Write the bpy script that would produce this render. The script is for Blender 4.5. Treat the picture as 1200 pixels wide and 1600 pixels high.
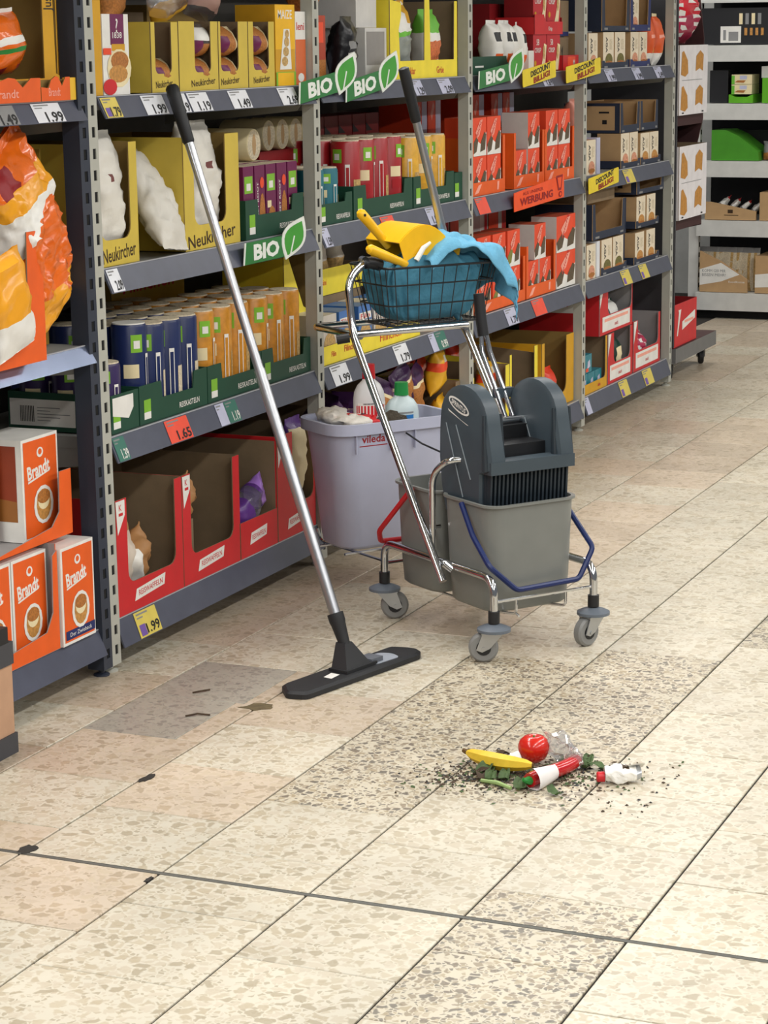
import bpy, bmesh, math, random
from mathutils import Vector, Matrix, noise

for o in list(bpy.data.objects):
    bpy.data.objects.remove(o, do_unlink=True)
SC = bpy.context.scene
COL = SC.collection
PI = math.pi

# ---------------------------------------------------------------- camera
def make_camera():
    cd = bpy.data.cameras.new('camera')
    cd.sensor_fit = 'HORIZONTAL'
    cd.sensor_width = 36.0
    cd.lens = 3570.8 / 1200.0 * 36.0
    cd.clip_end = 100
    co = bpy.data.objects.new('camera', cd)
    COL.objects.link(co)
    pitch, roll, yaw = math.radians(11.7198), math.radians(-0.65495), math.radians(22.8837)
    f = Vector((-math.sin(yaw) * math.cos(pitch), math.cos(yaw) * math.cos(pitch), -math.sin(pitch)))
    r0 = Vector((math.cos(yaw), math.sin(yaw), 0)); u0 = r0.cross(f)
    r = r0 * math.cos(roll) + u0 * math.sin(roll)
    u = -r0 * math.sin(roll) + u0 * math.cos(roll)
    m = Matrix((r, u, -f)).transposed().to_4x4()
    m.translation = Vector((2.709, 0, 1.5136))
    co.matrix_world = m
    SC.camera = co
make_camera()

# ---------------------------------------------------------------- light
SC.view_settings.view_transform = 'Standard'
SC.view_settings.look = 'None'
SC.view_settings.gamma = 1.0
SC.view_settings.use_curve_mapping = False
SC.view_settings.exposure = -0.1
world = bpy.data.worlds.new('shop_ambient')
SC.world = world
world.use_nodes = True
wb = world.node_tree.nodes['Background']
wb.inputs[0].default_value = (0.93, 0.96, 1.0, 1)
wb.inputs[1].default_value = 0.2
def area(name, loc, sx, sy, power, col=(1, 0.985, 0.955)):
    ld = bpy.data.lights.new(name, 'AREA')
    ld.shape = 'RECTANGLE'; ld.size = sx; ld.size_y = sy
    ld.energy = power; ld.color = col
    lo = bpy.data.objects.new(name, ld)
    lo.location = loc
    COL.objects.link(lo)
    return lo
# rows of ceiling strip lights running along the aisle, with an added outer row
for i in range(5):
    area('strip_area_light', (-0.3, -0.6 + 3.0 * i, 3.05), 0.3, 2.4, (60, 60, 56, 42, 34)[i])
    area('strip_area_light', (2.75, -0.6 + 3.0 * i, 3.05), 0.3, 2.4, (58, 58, 54, 40, 32)[i])
    area('strip_area_light', (5.6, -0.6 + 3.0 * i, 3.05), 0.3, 2.4, (95, 95, 95, 85, 70)[i])  # unseen outer row, added to brighten the shelf fronts

# ---------------------------------------------------------------- materials
def lin(c):
    def f(v):
        v /= 255.0
        return v / 12.92 if v <= 0.04045 else ((v + 0.055) / 1.055) ** 2.4
    return (f(c[0]), f(c[1]), f(c[2]), 1.0)
MATS = {}
def mat(name, c, rough=0.55, metal=0.0, var=0.06, scale=18.0, bump=0.0, bscale=60.0, spec=0.5, trans=0.0, alpha=1.0, coat=0.0):
    if name in MATS: return MATS[name]
    m = bpy.data.materials.new(name); m.use_nodes = True
    nt = m.node_tree; b = nt.nodes['Principled BSDF']
    b.inputs['Roughness'].default_value = rough
    b.inputs['Metallic'].default_value = metal
    b.inputs['Specular IOR Level'].default_value = spec
    b.inputs['Transmission Weight'].default_value = trans
    b.inputs['Alpha'].default_value = alpha
    b.inputs['Coat Weight'].default_value = coat
    tc = nt.nodes.new('ShaderNodeTexCoord')
    nz = nt.nodes.new('ShaderNodeTexNoise'); nz.inputs['Scale'].default_value = scale; nz.inputs['Detail'].default_value = 4
    nt.links.new(tc.outputs['Object'], nz.inputs['Vector'])
    mp = nt.nodes.new('ShaderNodeMapRange')
    mp.inputs['To Min'].default_value = 1 - var; mp.inputs['To Max'].default_value = 1 + var
    mp.inputs['From Min'].default_value = 0.3; mp.inputs['From Max'].default_value = 0.7
    nt.links.new(nz.outputs['Fac'], mp.inputs['Value'])
    mx = nt.nodes.new('ShaderNodeVectorMath'); mx.operation = 'SCALE'
    mx.inputs[0].default_value = lin(c)[:3]
    nt.links.new(mp.outputs['Result'], mx.inputs['Scale'])
    nt.links.new(mx.outputs['Vector'], b.inputs['Base Color'])
    if bump > 0:
        n2 = nt.nodes.new('ShaderNodeTexNoise'); n2.inputs['Scale'].default_value = bscale; n2.inputs['Detail'].default_value = 3
        nt.links.new(tc.outputs['Object'], n2.inputs['Vector'])
        bp = nt.nodes.new('ShaderNodeBump'); bp.inputs['Strength'].default_value = bump; bp.inputs['Distance'].default_value = 0.01
        nt.links.new(n2.outputs['Fac'], bp.inputs['Height'])
        nt.links.new(bp.outputs['Normal'], b.inputs['Normal'])
    MATS[name] = m
    return m

def terrazzo(name, base, chips, big, small, thr_big, thr_small, tintvar):
    m = bpy.data.materials.new(name); m.use_nodes = True
    nt = m.node_tree; N = nt.nodes; L = nt.links
    b = N['Principled BSDF']
    tc = N.new('ShaderNodeTexCoord'); oi = N.new('ShaderNodeObjectInfo')
    sc = N.new('ShaderNodeVectorMath'); sc.operation = 'SCALE'; sc.inputs[0].default_value = (37.3, 19.7, 11.1)
    L.new(oi.outputs['Random'], sc.inputs['Scale'])
    ad = N.new('ShaderNodeVectorMath'); ad.operation = 'ADD'
    L.new(tc.outputs['Object'], ad.inputs[0]); L.new(sc.outputs['Vector'], ad.inputs[1])
    # wobble
    wz = N.new('ShaderNodeTexNoise'); wz.inputs['Scale'].default_value = 45; L.new(ad.outputs['Vector'], wz.inputs['Vector'])
    ws = N.new('ShaderNodeVectorMath'); ws.operation = 'MULTIPLY_ADD'
    L.new(wz.outputs['Color'], ws.inputs[0]); ws.inputs[1].default_value = (0.016, 0.016, 0.0); L.new(ad.outputs['Vector'], ws.inputs[2])
    cur = None
    def layer(scale, thr, prev, strength, cols, seed):
        of = N.new('ShaderNodeVectorMath'); of.operation = 'ADD'; of.inputs[1].default_value = (seed, seed * 2.1, 0)
        L.new(ws.outputs['Vector'], of.inputs[0])
        v = N.new('ShaderNodeTexVoronoi'); v.inputs['Scale'].default_value = scale; v.voronoi_dimensions = '2D'
        L.new(of.outputs['Vector'], v.inputs['Vector'])
        e = N.new('ShaderNodeTexVoronoi'); e.feature = 'DISTANCE_TO_EDGE'; e.inputs['Scale'].default_value = scale; e.voronoi_dimensions = '2D'
        L.new(of.outputs['Vector'], e.inputs['Vector'])
        sp = N.new('ShaderNodeSeparateColor'); L.new(v.outputs['Color'], sp.inputs['Color'])
        t = N.new('ShaderNodeMath'); t.operation = 'GREATER_THAN'; t.inputs[1].default_value = thr; L.new(sp.outputs['Red'], t.inputs[0])
        ed = N.new('ShaderNodeMapRange'); ed.inputs['From Min'].default_value = 0.08; ed.inputs['From Max'].default_value = 0.2
        L.new(e.outputs['Distance'], ed.inputs['Value'])
        mm = N.new('ShaderNodeMath'); mm.operation = 'MULTIPLY'; L.new(t.outputs[0], mm.inputs[0]); L.new(ed.outputs['Result'], mm.inputs[1])
        ms = N.new('ShaderNodeMath'); ms.operation = 'MULTIPLY'; ms.inputs[1].default_value = strength; L.new(mm.outputs[0], ms.inputs[0])
        cr = N.new('ShaderNodeValToRGB'); cr.color_ramp.interpolation = 'CONSTANT'
        el = cr.color_ramp.elements
        for i, c in enumerate(cols):
            if i < 2: q = el[i]; q.position = i / len(cols)
            else: q = el.new(i / len(cols))
            q.color = lin(c)
        L.new(sp.outputs['Green'], cr.inputs['Fac'])
        mx = N.new('ShaderNodeMix'); mx.data_type = 'RGBA'
        L.new(ms.outputs[0], mx.inputs['Factor'])
        if isinstance(prev, tuple): mx.inputs['A'].default_value = prev
        else: L.new(prev, mx.inputs['A'])
        L.new(cr.outputs['Color'], mx.inputs['B'])
        return mx.outputs['Result']
    cur = layer(small, thr_small, lin(base), 0.8, chips, 3.3)
    cur = layer(big, thr_big, cur, 0.85, chips, 9.1)
    # large soft wear clouds
    nz = N.new('ShaderNodeTexNoise'); nz.inputs['Scale'].default_value = 4.0; nz.inputs['Detail'].default_value = 5; L.new(ad.outputs['Vector'], nz.inputs['Vector'])
    mr = N.new('ShaderNodeMapRange'); mr.inputs['From Min'].default_value = 0.3; mr.inputs['From Max'].default_value = 0.7
    mr.inputs['To Min'].default_value = 0.88; mr.inputs['To Max'].default_value = 1.05; L.new(nz.outputs['Fac'], mr.inputs['Value'])
    # tint per tile
    rr = N.new('ShaderNodeMapRange'); rr.inputs['To Min'].default_value = 1 - tintvar; rr.inputs['To Max'].default_value = 1 + tintvar * 0.5; L.new(oi.outputs['Random'], rr.inputs['Value'])
    m2 = N.new('ShaderNodeMath'); m2.operation = 'MULTIPLY'; L.new(mr.outputs['Result'], m2.inputs[0]); L.new(rr.outputs['Result'], m2.inputs[1])
    sv = N.new('ShaderNodeVectorMath'); sv.operation = 'SCALE'; L.new(cur, sv.inputs[0]); L.new(m2.outputs[0], sv.inputs['Scale'])
    L.new(sv.outputs['Vector'], b.inputs['Base Color'])
    rg = N.new('ShaderNodeMapRange'); rg.inputs['To Min'].default_value = 0.26; rg.inputs['To Max'].default_value = 0.42; L.new(nz.outputs['Fac'], rg.inputs['Value'])
    L.new(rg.outputs['Result'], b.inputs['Roughness'])
    bp = N.new('ShaderNodeBump'); bp.inputs['Strength'].default_value = 0.05; bp.inputs['Distance'].default_value = 0.002
    L.new(wz.outputs['Fac'], bp.inputs['Height']); L.new(bp.outputs['Normal'], b.inputs['Normal'])
    MATS[name] = m
    return m

# ---------------------------------------------------------------- mesh helpers
_TXT = {}
def text2d(s, bold=0.0):
    k = (s, bold)
    if k in _TXT: return _TXT[k]
    cu = bpy.data.curves.new('t', 'FONT'); cu.body = s; cu.size = 1.0; cu.resolution_u = 2; cu.offset = bold
    cu.align_x = 'CENTER'; cu.align_y = 'CENTER'
    ob = bpy.data.objects.new('t', cu); COL.objects.link(ob)
    dg = bpy.context.evaluated_depsgraph_get(); dg.update()
    me = bpy.data.meshes.new_from_object(ob.evaluated_get(dg))
    vs = [(v.co.x, v.co.y) for v in me.vertices]; fs = [tuple(p.vertices) for p in me.polygons]
    bpy.data.objects.remove(ob, do_unlink=True); bpy.data.curves.remove(cu); bpy.data.meshes.remove(me)
    if vs:
        xs = [v[0] for v in vs]; ys = [v[1] for v in vs]
        cx, cy = (min(xs) + max(xs)) / 2, (min(ys) + max(ys)) / 2
        vs = [(x - cx, y - cy) for x, y in vs]
        w, h = max(xs) - min(xs), max(ys) - min(ys)
    else: w = h = 1
    _TXT[k] = (vs, fs, w, h)
    return _TXT[k]

class MB:
    def __init__(s, xf=None):
        s.v = []; s.f = []; s.mi = []; s.mats = []; s.xf = xf; s.sm = []
        s.smooth = False
    def m(s, mt):
        if mt not in s.mats: s.mats.append(mt)
        return s.mats.index(mt)
    def add(s, vs, fs, mts, smooth=None):
        o = len(s.v)
        for p in vs:
            p = Vector(p)
            if s.xf is not None: p = s.xf @ p
            s.v.append(p)
        one = not isinstance(mts, (list, tuple))
        for i, f in enumerate(fs):
            s.f.append(tuple(a + o for a in f)); s.mi.append(s.m(mts if one else mts[i]))
            s.sm.append(s.smooth if smooth is None else smooth)
    def box(s, x0, x1, y0, y1, z0, z1, mt, **kw):
        # kw: xm xp ym yp zm zp overrides
        vs = [(x0, y0, z0), (x1, y0, z0), (x1, y1, z0), (x0, y1, z0), (x0, y0, z1), (x1, y0, z1), (x1, y1, z1), (x0, y1, z1)]
        fs = [(0, 4, 7, 3), (1, 2, 6, 5), (0, 1, 5, 4), (3, 7, 6, 2), (0, 3, 2, 1), (4, 5, 6, 7)]
        s.add(vs, fs, [kw.get(k, mt) for k in ('xm', 'xp', 'ym', 'yp', 'zm', 'zp')], False)
    def rbox(s, x0, x1, y0, y1, z0, z1, mt, r=0.004):
        # box with chamfered vertical and top edges
        pts = [(x0 + r, y0), (x1 - r, y0), (x1, y0 + r), (x1, y1 - r), (x1 - r, y1), (x0 + r, y1), (x0, y1 - r), (x0, y0 + r)]
        ins = [(min(max(x, x0 + r), x1 - r), min(max(y, y0 + r), y1 - r)) for x, y in pts]
        vs = [(x, y, z0) for x, y in pts] + [(x, y, z1 - r) for x, y in pts] + [(x + (cx - x) * 0.9, y + (cy - y) * 0.9, z1) for (x, y), (cx, cy) in zip(pts, ins)]
        fs = [tuple(range(7, -1, -1)), tuple(range(16, 24))]
        for k in range(2):
            for i in range(8):
                j = (i + 1) % 8
                fs.append((k * 8 + i, k * 8 + j, k * 8 + 8 + j, k * 8 + 8 + i))
        s.add(vs, fs, mt, False)
    def prism(s, pts, axis, a0, a1, mt, front=None, back=None):
        # pts 2D polygon; axis 'x' -> (y,z); 'y' -> (x,z); 'z' -> (x,y); a1 side gets front material
        def P(p, a):
            return {'x': (a, p[0], p[1]), 'y': (p[0], a, p[1]), 'z': (p[0], p[1], a)}[axis]
        ar = sum(pts[i][0] * pts[(i + 1) % len(pts)][1] - pts[(i + 1) % len(pts)][0] * pts[i][1] for i in range(len(pts)))
        if (ar < 0) != (axis == 'y'): pts = pts[::-1]
        n = len(pts)
        vs = [P(p, a0) for p in pts] + [P(p, a1) for p in pts]
        fs = [tuple(range(n - 1, -1, -1)), tuple(range(n, 2 * n))]
        mm = [back or mt, front or mt]
        for i in range(n):
            j = (i + 1) % n
            fs.append((i, j, n + j, n + i)); mm.append(mt)
        s.add(vs, fs, mm, False)
    def flat(s, pts3, mt):
        s.add(pts3, [tuple(range(len(pts3)))], mt, False)
    def quadx(s, x, y0, y1, z0, z1, mt):
        s.flat([(x, y0, z0), (x, y1, z0), (x, y1, z1), (x, y0, z1)], mt)
    def polyx(s, x, pts, mt):
        ar = sum(pts[i][0] * pts[(i + 1) % len(pts)][1] - pts[(i + 1) % len(pts)][0] * pts[i][1] for i in range(len(pts)))
        if ar < 0: pts = pts[::-1]
        s.flat([(x, p[0], p[1]) for p in pts], mt)
    def discx(s, x, y, z, ry, rz, mt, n=14):
        s.polyx(x, [(y + ry * math.cos(2 * PI * i / n), z + rz * math.sin(2 * PI * i / n)) for i in range(n)], mt)
    def text(s, st, o, u, v, size, mt, bold=0.0, fitw=None):
        vs, fs, w, h = text2d(st, bold)
        o, u, v = Vector(o), Vector(u), Vector(v)
        k = size; kx = size
        if fitw: kx = fitw / w
        s.add([o + u * (x * kx) + v * (y * k) for x, y in vs], fs, mt, False)
    def textx(s, st, x, y, z, size, mt, bold=0.0, fitw=None, tilt=0.0):
        c, q = math.cos(tilt), math.sin(tilt)
        s.text(st, (x, y, z), (0, c, q), (0, -q, c), size, mt, bold, fitw)
    def lathe(s, prof, c, mt, n=20, cap0=True, cap1=True, ax=None, smooth=True):
        # prof list of (r,z[,mat]) ; ax optional 3x3 matrix/quaternion
        vs = []; fs = []; mm = []
        for q in prof:
            for i in range(n):
                a = 2 * PI * i / n
                p = Vector((q[0] * math.cos(a), q[0] * math.sin(a), q[1]))
                if ax is not None: p = ax @ p
                vs.append(Vector(c) + p)
        for k in range(len(prof) - 1):
            mk = prof[k][2] if len(prof[k]) > 2 else mt
            for i in range(n):
                j = (i + 1) % n
                fs.append((k * n + i, k * n + j, (k + 1) * n + j, (k + 1) * n + i)); mm.append(mk)
        if cap0: fs.append(tuple(range(n - 1, -1, -1))); mm.append(prof[0][2] if len(prof[0]) > 2 else mt)
        if cap1: fs.append(tuple((len(prof) - 1) * n + i for i in range(n))); mm.append(prof[-1][2] if len(prof[-1]) > 2 else mt)
        s.add(vs, fs, mm, smooth)
    def tube(s, path, r, mt, n=8, closed=False, caps=True):
        P = [Vector(p) for p in path]
        rs = r if isinstance(r, (list, tuple)) else [r] * len(P)
        m = len(P); vs = []; fs = []
        T = []
        for i in range(m):
            if closed: t = P[(i + 1) % m] - P[i - 1]
            else: t = P[min(i + 1, m - 1)] - P[max(i - 1, 0)]
            T.append(t.normalized())
        up = Vector((0, 0, 1)) if abs(T[0].z) < 0.9 else Vector((1, 0, 0))
        nrm = (up - T[0] * up.dot(T[0])).normalized()
        for i in range(m):
            if i:
                nrm = nrm - T[i] * nrm.dot(T[i])
                nrm.normalize()
            bn = T[i].cross(nrm)
            for k in range(n):
                a = 2 * PI * k / n
                vs.append(P[i] + (nrm * math.cos(a) + bn * math.sin(a)) * rs[i])
        for i in range(m if closed else m - 1):
            j = (i + 1) % m
            for k in range(n):
                l = (k + 1) % n
                fs.append((i * n + k, i * n + l, j * n + l, j * n + k))
        if caps and not closed:
            fs.append(tuple(range(n - 1, -1, -1))); fs.append(tuple((m - 1) * n + k for k in range(n)))
        s.add(vs, fs, mt, True)
    def grid(s, nu, nv, fn, mt, smooth=True, mfn=None, wrapu=False):
        vs = [fn(i / (nu - (0 if wrapu else 1)), j / (nv - 1)) for j in range(nv) for i in range(nu)]
        fs = []; mm = []
        for j in range(nv - 1):
            for i in range(nu if wrapu else nu - 1):
                k = (i + 1) % nu
                fs.append((j * nu + i, j * nu + k, (j + 1) * nu + k, (j + 1) * nu + i))
                mm.append(mfn((i + 0.5) / nu, (j + 0.5) / (nv - 1)) if mfn else mt)
        s.add(vs, fs, mm, smooth)
    def build(s, name, parent=None, sharp=40):
        me = bpy.data.meshes.new(name)
        me.from_pydata([tuple(v) for v in s.v], [], s.f)
        for mt in s.mats: me.materials.append(mt)
        me.polygons.foreach_set('material_index', s.mi)
        me.polygons.foreach_set('use_smooth', s.sm)
        me.update()
        if any(s.sm): me.set_sharp_from_angle(angle=math.radians(sharp))
        ob = bpy.data.objects.new(name, me); COL.objects.link(ob)
        if parent is not None: ob.parent = parent
        return ob

def fillet(pts, r, n=5):
    P = [Vector(p) for p in pts]; out = [P[0]]
    for i in range(1, len(P) - 1):
        a, b, c = P[i - 1], P[i], P[i + 1]
        d1, d2 = (a - b), (c - b)
        q = min(r, d1.length * 0.49, d2.length * 0.49)
        p1, p2 = b + d1.normalized() * q, b + d2.normalized() * q
        for k in range(n + 1):
            t = k / n
            out.append(p1 * (1 - t) ** 2 + b * 2 * t * (1 - t) + p2 * t * t)
    out.append(P[-1])
    return out

def tag(o, label=None, cat=None, group=None, kind=None):
    if label: o['label'] = label
    if cat: o['category'] = cat
    if group: o['group'] = group
    if kind: o['kind'] = kind
    return o
def thing(name, label, cat, loc, rz=0.0, group=None):
    o = bpy.data.objects.new(name, None); COL.objects.link(o)
    o.empty_display_size = 0.05
    o.location = loc; o.rotation_euler = (0, 0, rz)
    return tag(o, label, cat, group)
def place(o, loc, rot=(0, 0, 0)):
    o.location = loc; o.rotation_euler = rot
    return o
def copy_tree(o, loc=None, label=None, parent=None):
    c = o.copy(); COL.objects.link(c)
    if parent is not None: c.parent = parent
    for ch in list(o.children): copy_tree(ch, None, None, c)
    if loc is not None: c.location = loc
    if label: c['label'] = label
    return c
ORD = ['first', 'second', 'third', 'fourth', 'fifth', 'sixth', 'seventh', 'eighth', 'ninth', 'tenth', 'eleventh', 'twelfth', 'thirteenth', 'fourteenth']

# palette
WHITE = mat('print_white', (238, 236, 230), 0.5)
BLACK = mat('print_black', (22, 22, 26), 0.5)
GREYP = mat('print_grey', (140, 140, 140), 0.6)
CARD = mat('cardboard_brown', (132, 112, 86), 0.85, var=0.08, bump=0.05)
CARDL = mat('cardboard_tan', (190, 155, 112), 0.85, var=0.06, bump=0.05)
YEL = mat('carton_yellow', (212, 186, 74), 0.6, var=0.05)
YELD = mat('carton_kraft_inside', (146, 118, 62), 0.8)
YEL2 = mat('carton_bright_yellow', (246, 224, 60), 0.55)
GOLD = mat('carton_gold', (214, 160, 30), 0.6)
RED = mat('carton_red', (206, 34, 40), 0.5, var=0.05)
REDD = mat('carton_dark_red', (140, 16, 24), 0.55)
GRN = mat('tray_green', (22, 72, 52), 0.55)
LIME = mat('print_lime', (130, 190, 50), 0.5)
LEAF = mat('sign_green', (30, 130, 50), 0.4)
ORG = mat('carton_orange', (236, 96, 24), 0.5)
ORGR = mat('box_orange_red', (240, 78, 38), 0.45)
NAVY = mat('carton_navy', (34, 44, 66), 0.55)
BLUE = mat('print_blue', (26, 40, 100), 0.5)
TEAL = mat('print_teal', (24, 110, 125), 0.5)
PURP = mat('box_purple', (110, 22, 78), 0.45)
TAN = mat('print_tan', (196, 140, 70), 0.6, var=0.25, scale=120)
CREAM = mat('print_cream', (240, 224, 180), 0.55)
BREAD = mat('print_bread', (176, 112, 50), 0.6, var=0.3, scale=200)
WAFER = mat('wafer_beige', (220, 206, 178), 0.75, var=0.2, scale=160, bump=0.4, bscale=220)
# ================================================================ setting
TER_A = terrazzo('terrazzo_cream', (209, 202, 184), [(193, 181, 157), (184, 171, 146), (198, 187, 166), (169, 157, 133), (202, 191, 171)], 40, 95, 0.32, 0.4, 0.05)
TER_B = terrazzo('terrazzo_speckled', (201, 192, 171), [(141, 126, 103), (115, 103, 88), (165, 149, 120), (92, 85, 75), (179, 165, 141)], 62, 120, 0.42, 0.45, 0.04)
TER_C = terrazzo('terrazzo_peach', (202, 187, 167), [(189, 173, 149), (180, 162, 136), (193, 178, 157), (169, 153, 129), (197, 182, 158)], 40, 95, 0.4, 0.4, 0.08)
TER_G = terrazzo('stone_grey', (171, 166, 153), [(156, 151, 138), (147, 142, 131), (164, 158, 147), (138, 134, 125), (175, 169, 156)], 50, 110, 0.5, 0.5, 0.05)
GROUT = mat('grout_dark', (44, 40, 36), 0.9)
ceil_m = mat('ceiling_white', (225, 225, 222), 0.9)
wallm = mat('wall_pale', (190, 190, 186), 0.9)

mb = MB(); mb.box(-3.0, 6.5, -2.5, 15, -0.12, -0.004, GROUT)
floor = tag(mb.build('floor'), 'cream terrazzo tile floor of the shop aisle', kind='structure')
mb = MB(); mb.box(-3.0, 6.5, -2.5, 15, 3.12, 3.2, ceil_m)
tag(mb.build('ceiling'), kind='structure')
mb = MB(); mb.box(-3.0, 6.5, 13.3, 13.4, -0.004, 3.12, wallm)
tag(mb.build('wall_back'), kind='structure')

T = 0.3; X0 = 0.1564; YJ = 3.5367
def tile_mesh(name, x0, x1, y0, y1, mt):
    mb = MB(); mb.rbox(x0, x1, y0, y1, -0.03, 0.0, mt, 0.0012)
    ob = mb.build(name); me = ob.data; bpy.data.objects.remove(ob)
    return me
gx, gy = 0.0025, 0.0014
TM = {k: tile_mesh('floor_tile', gx, T - gx, gy, T - gy, k) for k in (TER_A, TER_B, TER_C, TER_G)}
rnd = random.Random(4)
def speck(c, yu):
    # yu in tile units
    if c == 2 and 13.2 <= yu < 17.1: return True
    if c == 3 and 13.7 <= yu < 17.6: return True
    if c == 4 and 10.2 <= yu < 11.7: return True
    if c == 4 and 18.2 <= yu < 22: return True
    if c == 5 and 17.2 <= yu < 19.6: return True
    return False
inset = 0
for c in range(-2, 13):
    ph = 0.5 if c % 2 == 0 else 0.0
    for k in range(-6, 32):
        x = X0 + c * T; y = YJ + (k + ph) * T; yu = y / T
        # only what the aisle view can show
        lo = (x + 0.15 - 2.709) / -0.60   # right hand limit of the view
        if x > 2.709 - 0.105 * y + 0.55: continue
        if x + T < 2.709 - 0.75 * y - 0.3 and c > -1: continue
        if y < 2.3 or y > 12.9: continue
        if c == -2 and y > 11.7: pass
        if c == 0 and 14.0 < yu < 16.2:
            # repaired spot: grey slab beside a peach sliver
            w = 0.235 if yu < 15.1 else 0.255
            for (a, b, mt) in ((gx, w, TER_G), (w + 0.002, T - gx, TER_C)):
                me = tile_mesh('floor_tile', a, b, gy, T - gy, mt)
                o = bpy.data.objects.new('floor_tile', me); COL.objects.link(o); o.location = (x, y, 0); o.parent = floor
            continue
        if speck(c, yu): mt = TER_B
        elif c <= 1 and rnd.random() < 0.6: mt = TER_C
        else: mt = TER_A
        o = bpy.data.objects.new('floor_tile', TM[mt]); COL.objects.link(o)
        o.location = (x, y, rnd.uniform(-0.0004, 0.0)); o.parent = floor
# dark expansion strip across the aisle
JM = mat('joint_strip', (92, 92, 86), 0.5, 0.3)
mb = MB(); mb.box(-0.4, 3.4, YJ - 0.005, YJ + 0.005, -0.02, 0.0006, JM)
mb.box(-0.4, 3.4, YJ + 0.0055, YJ + 0.008, -0.02, 0.0002, GROUT)
mb.build('expansion_strip', floor)
# broken out spots at the joints, filled with dark mortar
MORT = mat('mortar_brown', (96, 84, 58), 0.9, var=0.2, scale=60)
def blot(cx, cy, rx, ry, mt, seed, rot=0):
    rr = random.Random(seed); pts = []
    for i in range(14):
        a = 2 * PI * i / 14; q = rr.uniform(0.6, 1.1)
        px, py = rx * q * math.cos(a), ry * q * math.sin(a)
        pts.append((cx + px * math.cos(rot) - py * math.sin(rot), cy + px * math.sin(rot) + py * math.cos(rot)))
    mb = MB(); mb.prism(pts, 'z', -0.003, 0.0012, mt); return mb.build('mortar_patch', floor)
blot(0.455, 4.575, 0.045, 0.03, MORT, 3, 0.5)
blot(0.466, 4.02, 0.012, 0.03, GROUT, 5, 0.0)
blot(0.458, 3.56, 0.018, 0.03, GROUT, 6, 0.0)
blot(0.752, 3.50, 0.006, 0.02, GROUT, 7, 0.0)

# ================================================================ shelving
STEEL = mat('shelf_grey', (182, 182, 172), 0.45, 0.0, var=0.04)
STEELD = mat('shelf_navy', (48, 54, 68), 0.5, 0.0, var=0.05)
SLOT = mat('slot_black', (14, 14, 14), 0.9)
RAIL = mat('price_rail_blue_grey', (80, 84, 100), 0.32, 0.0, var=0.08)
RAILT = mat('rail_edge', (188, 190, 196), 0.35, 0.2)
RAILS = mat('rail_bright_steel', (150, 162, 190), 0.25, 0.75, var=0.1)
BOARD = mat('shelf_board', (150, 150, 146), 0.5)
BACK = mat('back_panel', (98, 95, 90), 0.8)
TAGW = mat('tag_white', (236, 238, 244), 0.4)
TAGL = mat('tag_lilac', (196, 198, 222), 0.4)
TAGY = mat('tag_yellow', (226, 206, 96), 0.4)
TAGR = mat('tag_red', (246, 84, 58), 0.4)
TAGG = mat('tag_green', (52, 116, 100), 0.4)
PURPT = mat('tag_violet', (120, 90, 170), 0.5)

def upright(parent, y0, y1, mt, depth, top, yo, lean=0.0):
    mb = MB(); w = y1 - y0; y0 -= yo; y1 -= yo
    mb.box(-depth, -0.0025, y0, y1, 0.018, top, mt, xp=SLOT)
    s0 = y0 + w * 0.36; s1 = y0 + w * 0.72
    mb.box(-0.003, 0, y0, s0, 0.018, top, mt)
    mb.box(-0.003, 0, s1, y1, 0.018, top, mt)
    z = 0.018
    while z < top:
        mb.box(-0.003, 0, s0, s1, z, min(z + 0.026, top), mt)
        z += 0.05
    for v in mb.v: v.y += lean * v.z
    u = mb.build('upright', parent)
    f = MB(); c = (-0.02, (y0 + y1) / 2, 0)
    f.lathe([(0.02, 0), (0.02, 0.004), (0.008, 0.008), (0.008, 0.02)], c, mt, 12)
    f.build('levelling_foot', u)
    return u

def price_tag(parent, y0, y1, zt, zb, yo, mt, price, inkm=None):
    # tag lies in the slanted rail plane : x = -0.012 + (zt-z)/(zt-zb)*0.024
    def P(y, v, off): # v 0 bottom..1 top
        z = zb + (zt - zb) * v
        return Vector((0.012 - 0.024 * v + off, y, z))
    h = 0.9; a, b = 0.04, 0.96
    mb = MB(); yy0, yy1 = y0 - yo, y1 - yo
    mb.flat([P(yy0, a, 0.0015), P(yy1, a, 0.0015), P(yy1, b, 0.0015), P(yy0, b, 0.0015)], mt)
    ink = inkm or BLACK
    w = yy1 - yy0
    vdir = (P(0, 1, 0) - P(0, 0, 0)); L_ = vdir.length; vdir.normalize()
    if price:
        mb.text(price, P(yy0 + w * 0.66, 0.3, 0.0025), (0, 1, 0), vdir, 0.034, ink, 0.02, w * 0.6)
    mb.flat([P(yy0 + w * .08, .84, .0022), P(yy0 + w * .6, .84, .0022), P(yy0 + w * .6, .9, .0022), P(yy0 + w * .08, .9, .0022)], GREYP)
    mb.flat([P(yy0 + w * .08, .72, .0022), P(yy0 + w * .35, .72, .0022), P(yy0 + w * .35, .77, .0022), P(yy0 + w * .08, .77, .0022)], GREYP)
    if mt is TAGY:
        mb.flat([P(yy0 + w * .08, .1, .0022), P(yy0 + w * .34, .1, .0022), P(yy0 + w * .34, .5, .0022), P(yy0 + w * .08, .5, .0022)], PURPT)
    return mb.build('price_tag', parent)

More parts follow.
